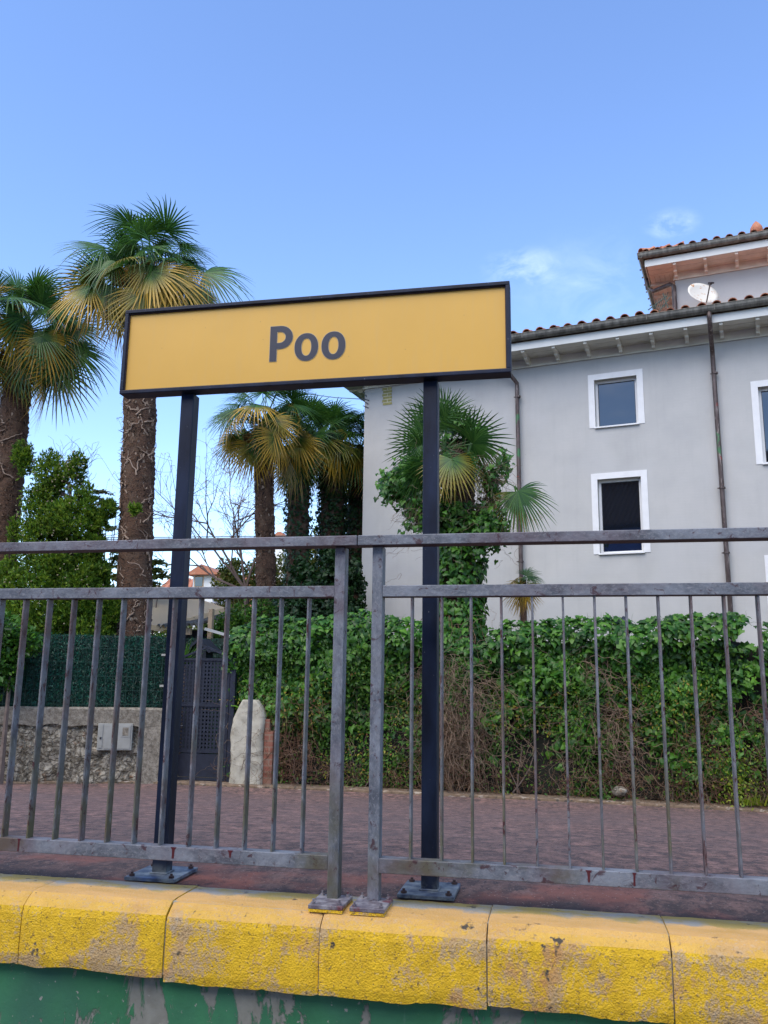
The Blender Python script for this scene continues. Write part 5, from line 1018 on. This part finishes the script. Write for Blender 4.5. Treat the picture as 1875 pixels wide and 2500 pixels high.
Y = 19.; tree('garden_shrub', 'shrub beyond the shelter right of the gate', Y, 590, [pb(590, 1520, Y, 50, 40), pb(560, 1575, Y, 60, 40), pb(480, 1590, Y, 60, 30)], 4500, 'olive', .10, cat='bush')
# yucca behind the gate
q = P(448, 1606, 13.0); yu = thing('yucca', 'spiky pale green yucca peeping over the left of the gate', 'plant', (q[0], 13., GZ)); n = 70
d = np.stack([rng.normal(0, .6, n), rng.normal(0, .4, n), rng.uniform(.3, 1.2, n)], 1); d /= np.linalg.norm(d, axis=1)[:, None]; z = np.cross(d, rng.normal(0, 1, (n, 3))); z /= np.linalg.norm(z, axis=1)[:, None]
obj('leaves', scatter(TRI[0]*np.array([.45, 1, 1]), TRI[1], np.tile(q-np.array([0, 0, .12]), (n, 1)), np.stack([np.cross(d, z), d, z], 2), rng.uniform(.3, .5, n)), M['shrub'], yu); mb = MB(); mb.tube([(q[0], 13, GZ), (q[0], 13, q[2]-.1)], .05, 7); obj('stem', mb, M['bark'], yu)

# ================================================================== PARASOL, PERGOLA, DISTANT HOUSE, CABLES
Y = 16.5; pr = thing('parasol', 'large cream cantilever parasol spread above the green screen', 'parasol', base_of(300, 1600, Y))
A = P(548, 1484, Y-.2); B = P(400, 1532, Y-1.9)
apex = P(385, 1428, Y); cr = [P(548, 1483, Y-.1), P(392, 1529, Y-1.6), P(150, 1485, Y-.3), P(330, 1462, Y+1.5)]
mb = MB(); vs = [apex]+cr+[c-np.array([0, 0, .10]) for c in cr]; mb.add(vs, [(0, 1, 2), (0, 2, 3), (0, 3, 4), (0, 4, 1), (1, 5, 6, 2), (2, 6, 7, 3), (3, 7, 8, 4), (4, 8, 5, 1)]); obj('canopy', mb, M['canvas'], pr)
mb = MB(); hub = apex-np.array([0, 0, .25])
for i in range(4):
    m_ = (cr[i]+cr[(i+1) % 4])/2; mb.beam(hub, cr[i]-np.array([0, 0, .03]), .022, .022); mb.beam(hub, m_-np.array([0, 0, .02]), .022, .022); lo = hub-np.array([0, 0, .42]); mb.beam(lo, (hub+cr[i])/2-np.array([0, 0, .02]), .018, .018)
mb.beam(apex, hub-np.array([0, 0, .55]), .05, .05, (1, 0, 0)); obj('ribs', mb, M['taupe'], pr)
mb = MB(); bs = base_of(300, 1600, Y); mb.beam(bs, (bs[0], bs[1], hub[2]-.1), .07, .07, (1, 0, 0)); mb.beam((bs[0], bs[1], hub[2]-.15), hub-np.array([0, 0, .45]), .06, .06); obj('pole', mb, M['taupe'], pr)
Y = 15.2; pg = thing('garden_shelter', 'low garden shelter with a dark corrugated roof and a beige post beyond the gate', 'shelter', base_of(500, 1600, Y))
a = P(516, 1500, Y); b = P(516, 1600, Y); mb = MB(); mb.box(a[0]-.04, a[0]+.04, Y-.05, Y+.05, GZ, a[2]+.1); mb.box(a[0]-2.6, a[0]-2.5, Y-.05, Y+.05, GZ, a[2]-.3); obj('post', mb, M['post'], pg)
mb = MB(); l = P(400, 1530, Y); r = P(500, 1526, Y); n = 40; vs = []
for i in range(n+1):
    x = l[0]+(r[0]-l[0])*i/n; z = l[2]+(r[2]-l[2])*i/n+.03*math.sin(i*1.25); vs += [(x, Y-.3, z), (x, Y+1.8, z+.35), (x, Y-.3, z-.02)]
mb.add(vs, [(i*3, (i+1)*3, (i+1)*3+1, i*3+1) for i in range(n)]+[(i*3+2, (i+1)*3+2, (i+1)*3, i*3) for i in range(n)]); obj('roof', mb, M['gutter'], pg)
mb = MB(); q1 = P(500, 1535, Y-.2); q2 = P(572, 1556, Y-.2); mb.beam(q1, q2, .03, .05); obj('white_edge', mb, M['fascia'], pg)
mb = MB(); mb.box(l[0], r[0]+.1, Y+.2, Y+.3, GZ, l[2]-.05); obj('back_panel', mb, M['gate'], pg)
mb = MB(); q1 = P(440, 1537, Y-.1); q2 = P(470, 1540, Y-.1); mb.box(q1[0], q2[0], Y-.2, Y-.12, q2[2]-.08, q1[2]+.02); obj('timber_beam', mb, M['post'], pg)
# distant house with dormer
Y = 46.; dh = thing('distant_house', 'distant white house with a red tiled roof and a small dormer seen through the railing', 'house', base_of(560, 1600, Y))
k = Y/F_PX*1.02
e0, e1 = P(320, 1500, Y), P(760, 1500, Y); rg0, rg1 = P(385, 1412, Y+3), P(640, 1400, Y+3)
mb = MB(); mb.box(e0[0]+.6, e1[0]-.6, Y+.5, Y+9, GZ, e0[2]+.3); obj('wall', mb, M['white'], dh)
mb = MB(); n = 60; vs = []
for i in range(n+1):
    t = i/n; w_ = .06*math.sin(i*2.1); lo = e0+(e1-e0)*t; hi = rg0+(rg1-rg0)*t; vs += [lo+[0, 0, w_], hi+[0, 1.5, w_+.1]]
mb.add(vs, [(i*2, i*2+2, i*2+3, i*2+1) for i in range(n)]); mb.add([e0, rg0+[0, 1.5, .1], e0+[0, 9, 0]], [(0, 1, 2)]); mb.add([e1, rg1+[0, 1.5, .1], e1+[0, 9, 0]], [(0, 2, 1)]); obj('roof', mb, M['tile'], dh)
d0, d1 = P(470, 1438, Y-.5), P(522, 1402, Y-.5); mb = MB(); mb.box(d0[0], d1[0], Y-.5, Y+3.5, d0[2]-.8, d1[2]); dm = obj('dormer', mb, M['white'], dh)
o = MB(); o.prism([(d0[0]-.35, d1[2]-.05), (d1[0]+.5, d1[2]-.05), ((d0[0]+d1[0])/2, d1[2]+.55)], 'y', Y-.9, Y+3.4); obj('dormer_roof', o, M['tile'], dm)
wq0, wq1 = P(476, 1431, Y-.52), P(495, 1409, Y-.52); o = MB(); o.box(wq0[0], wq1[0], Y-.54, Y-.51, wq0[2], wq1[2]); obj('window', o, M['glass'], dm); o = MB(); o.box(wq0[0]-.08, wq1[0]+.08, Y-.509, Y-.501, wq0[2]-.08, wq1[2]+.08); obj('frame', o, M['post'], dm)
c = P(686, 1312, 60.); ch = thing('distant_chimney', 'far away white chimney with a red tiled cap between palm trunks', 'chimney', (c[0], 60, GZ)); mb = MB(); mb.box(c[0]-.32, c[0]+.32, 59.7, 60.4, GZ, c[2]); obj('stack', mb, M['white'], ch); mb = MB(); mb.prism([(c[0]-.5, c[2]), (c[0]+.5, c[2]), (c[0]+.12, c[2]+.35), (c[0]-.12, c[2]+.35)], 'y', 59.5, 60.6); obj('cap', mb, M['tile'], ch)
for dy, lb in ((0, 'upper of the two black power cables crossing behind the palm trunks'), (5, 'lower of the two black power cables crossing behind the palm trunks')):
    a, b = P(-300, 1312+dy, 30.), P(1000, 1303+dy*.6, 30.); pts = [a+(b-a)*i/20+np.array([0, 0, -.25*math.sin(math.pi*i/20)*.3]) for i in range(21)]; tag(obj('power_cable', MB().tube(pts, .017, 6), M['dark'], loc=tuple(a)), lb, 'cable', 'power cables')
bq = Hp(893, 975, -.02); bw = HO+hu*bq[0]+hv*bq[1]; bw[2] = HO[2]+bq[2]; a = P(760, 963, 24.); a2 = a+(a-bw)*3
tag(obj('service_cable', MB().tube([bw, (bw+a)/2-[0, 0, .03], a, a2], .012, 6), M['dark'], loc=tuple(bw)), 'thin service cable running from the house corner away to the left below the sign', 'cable')
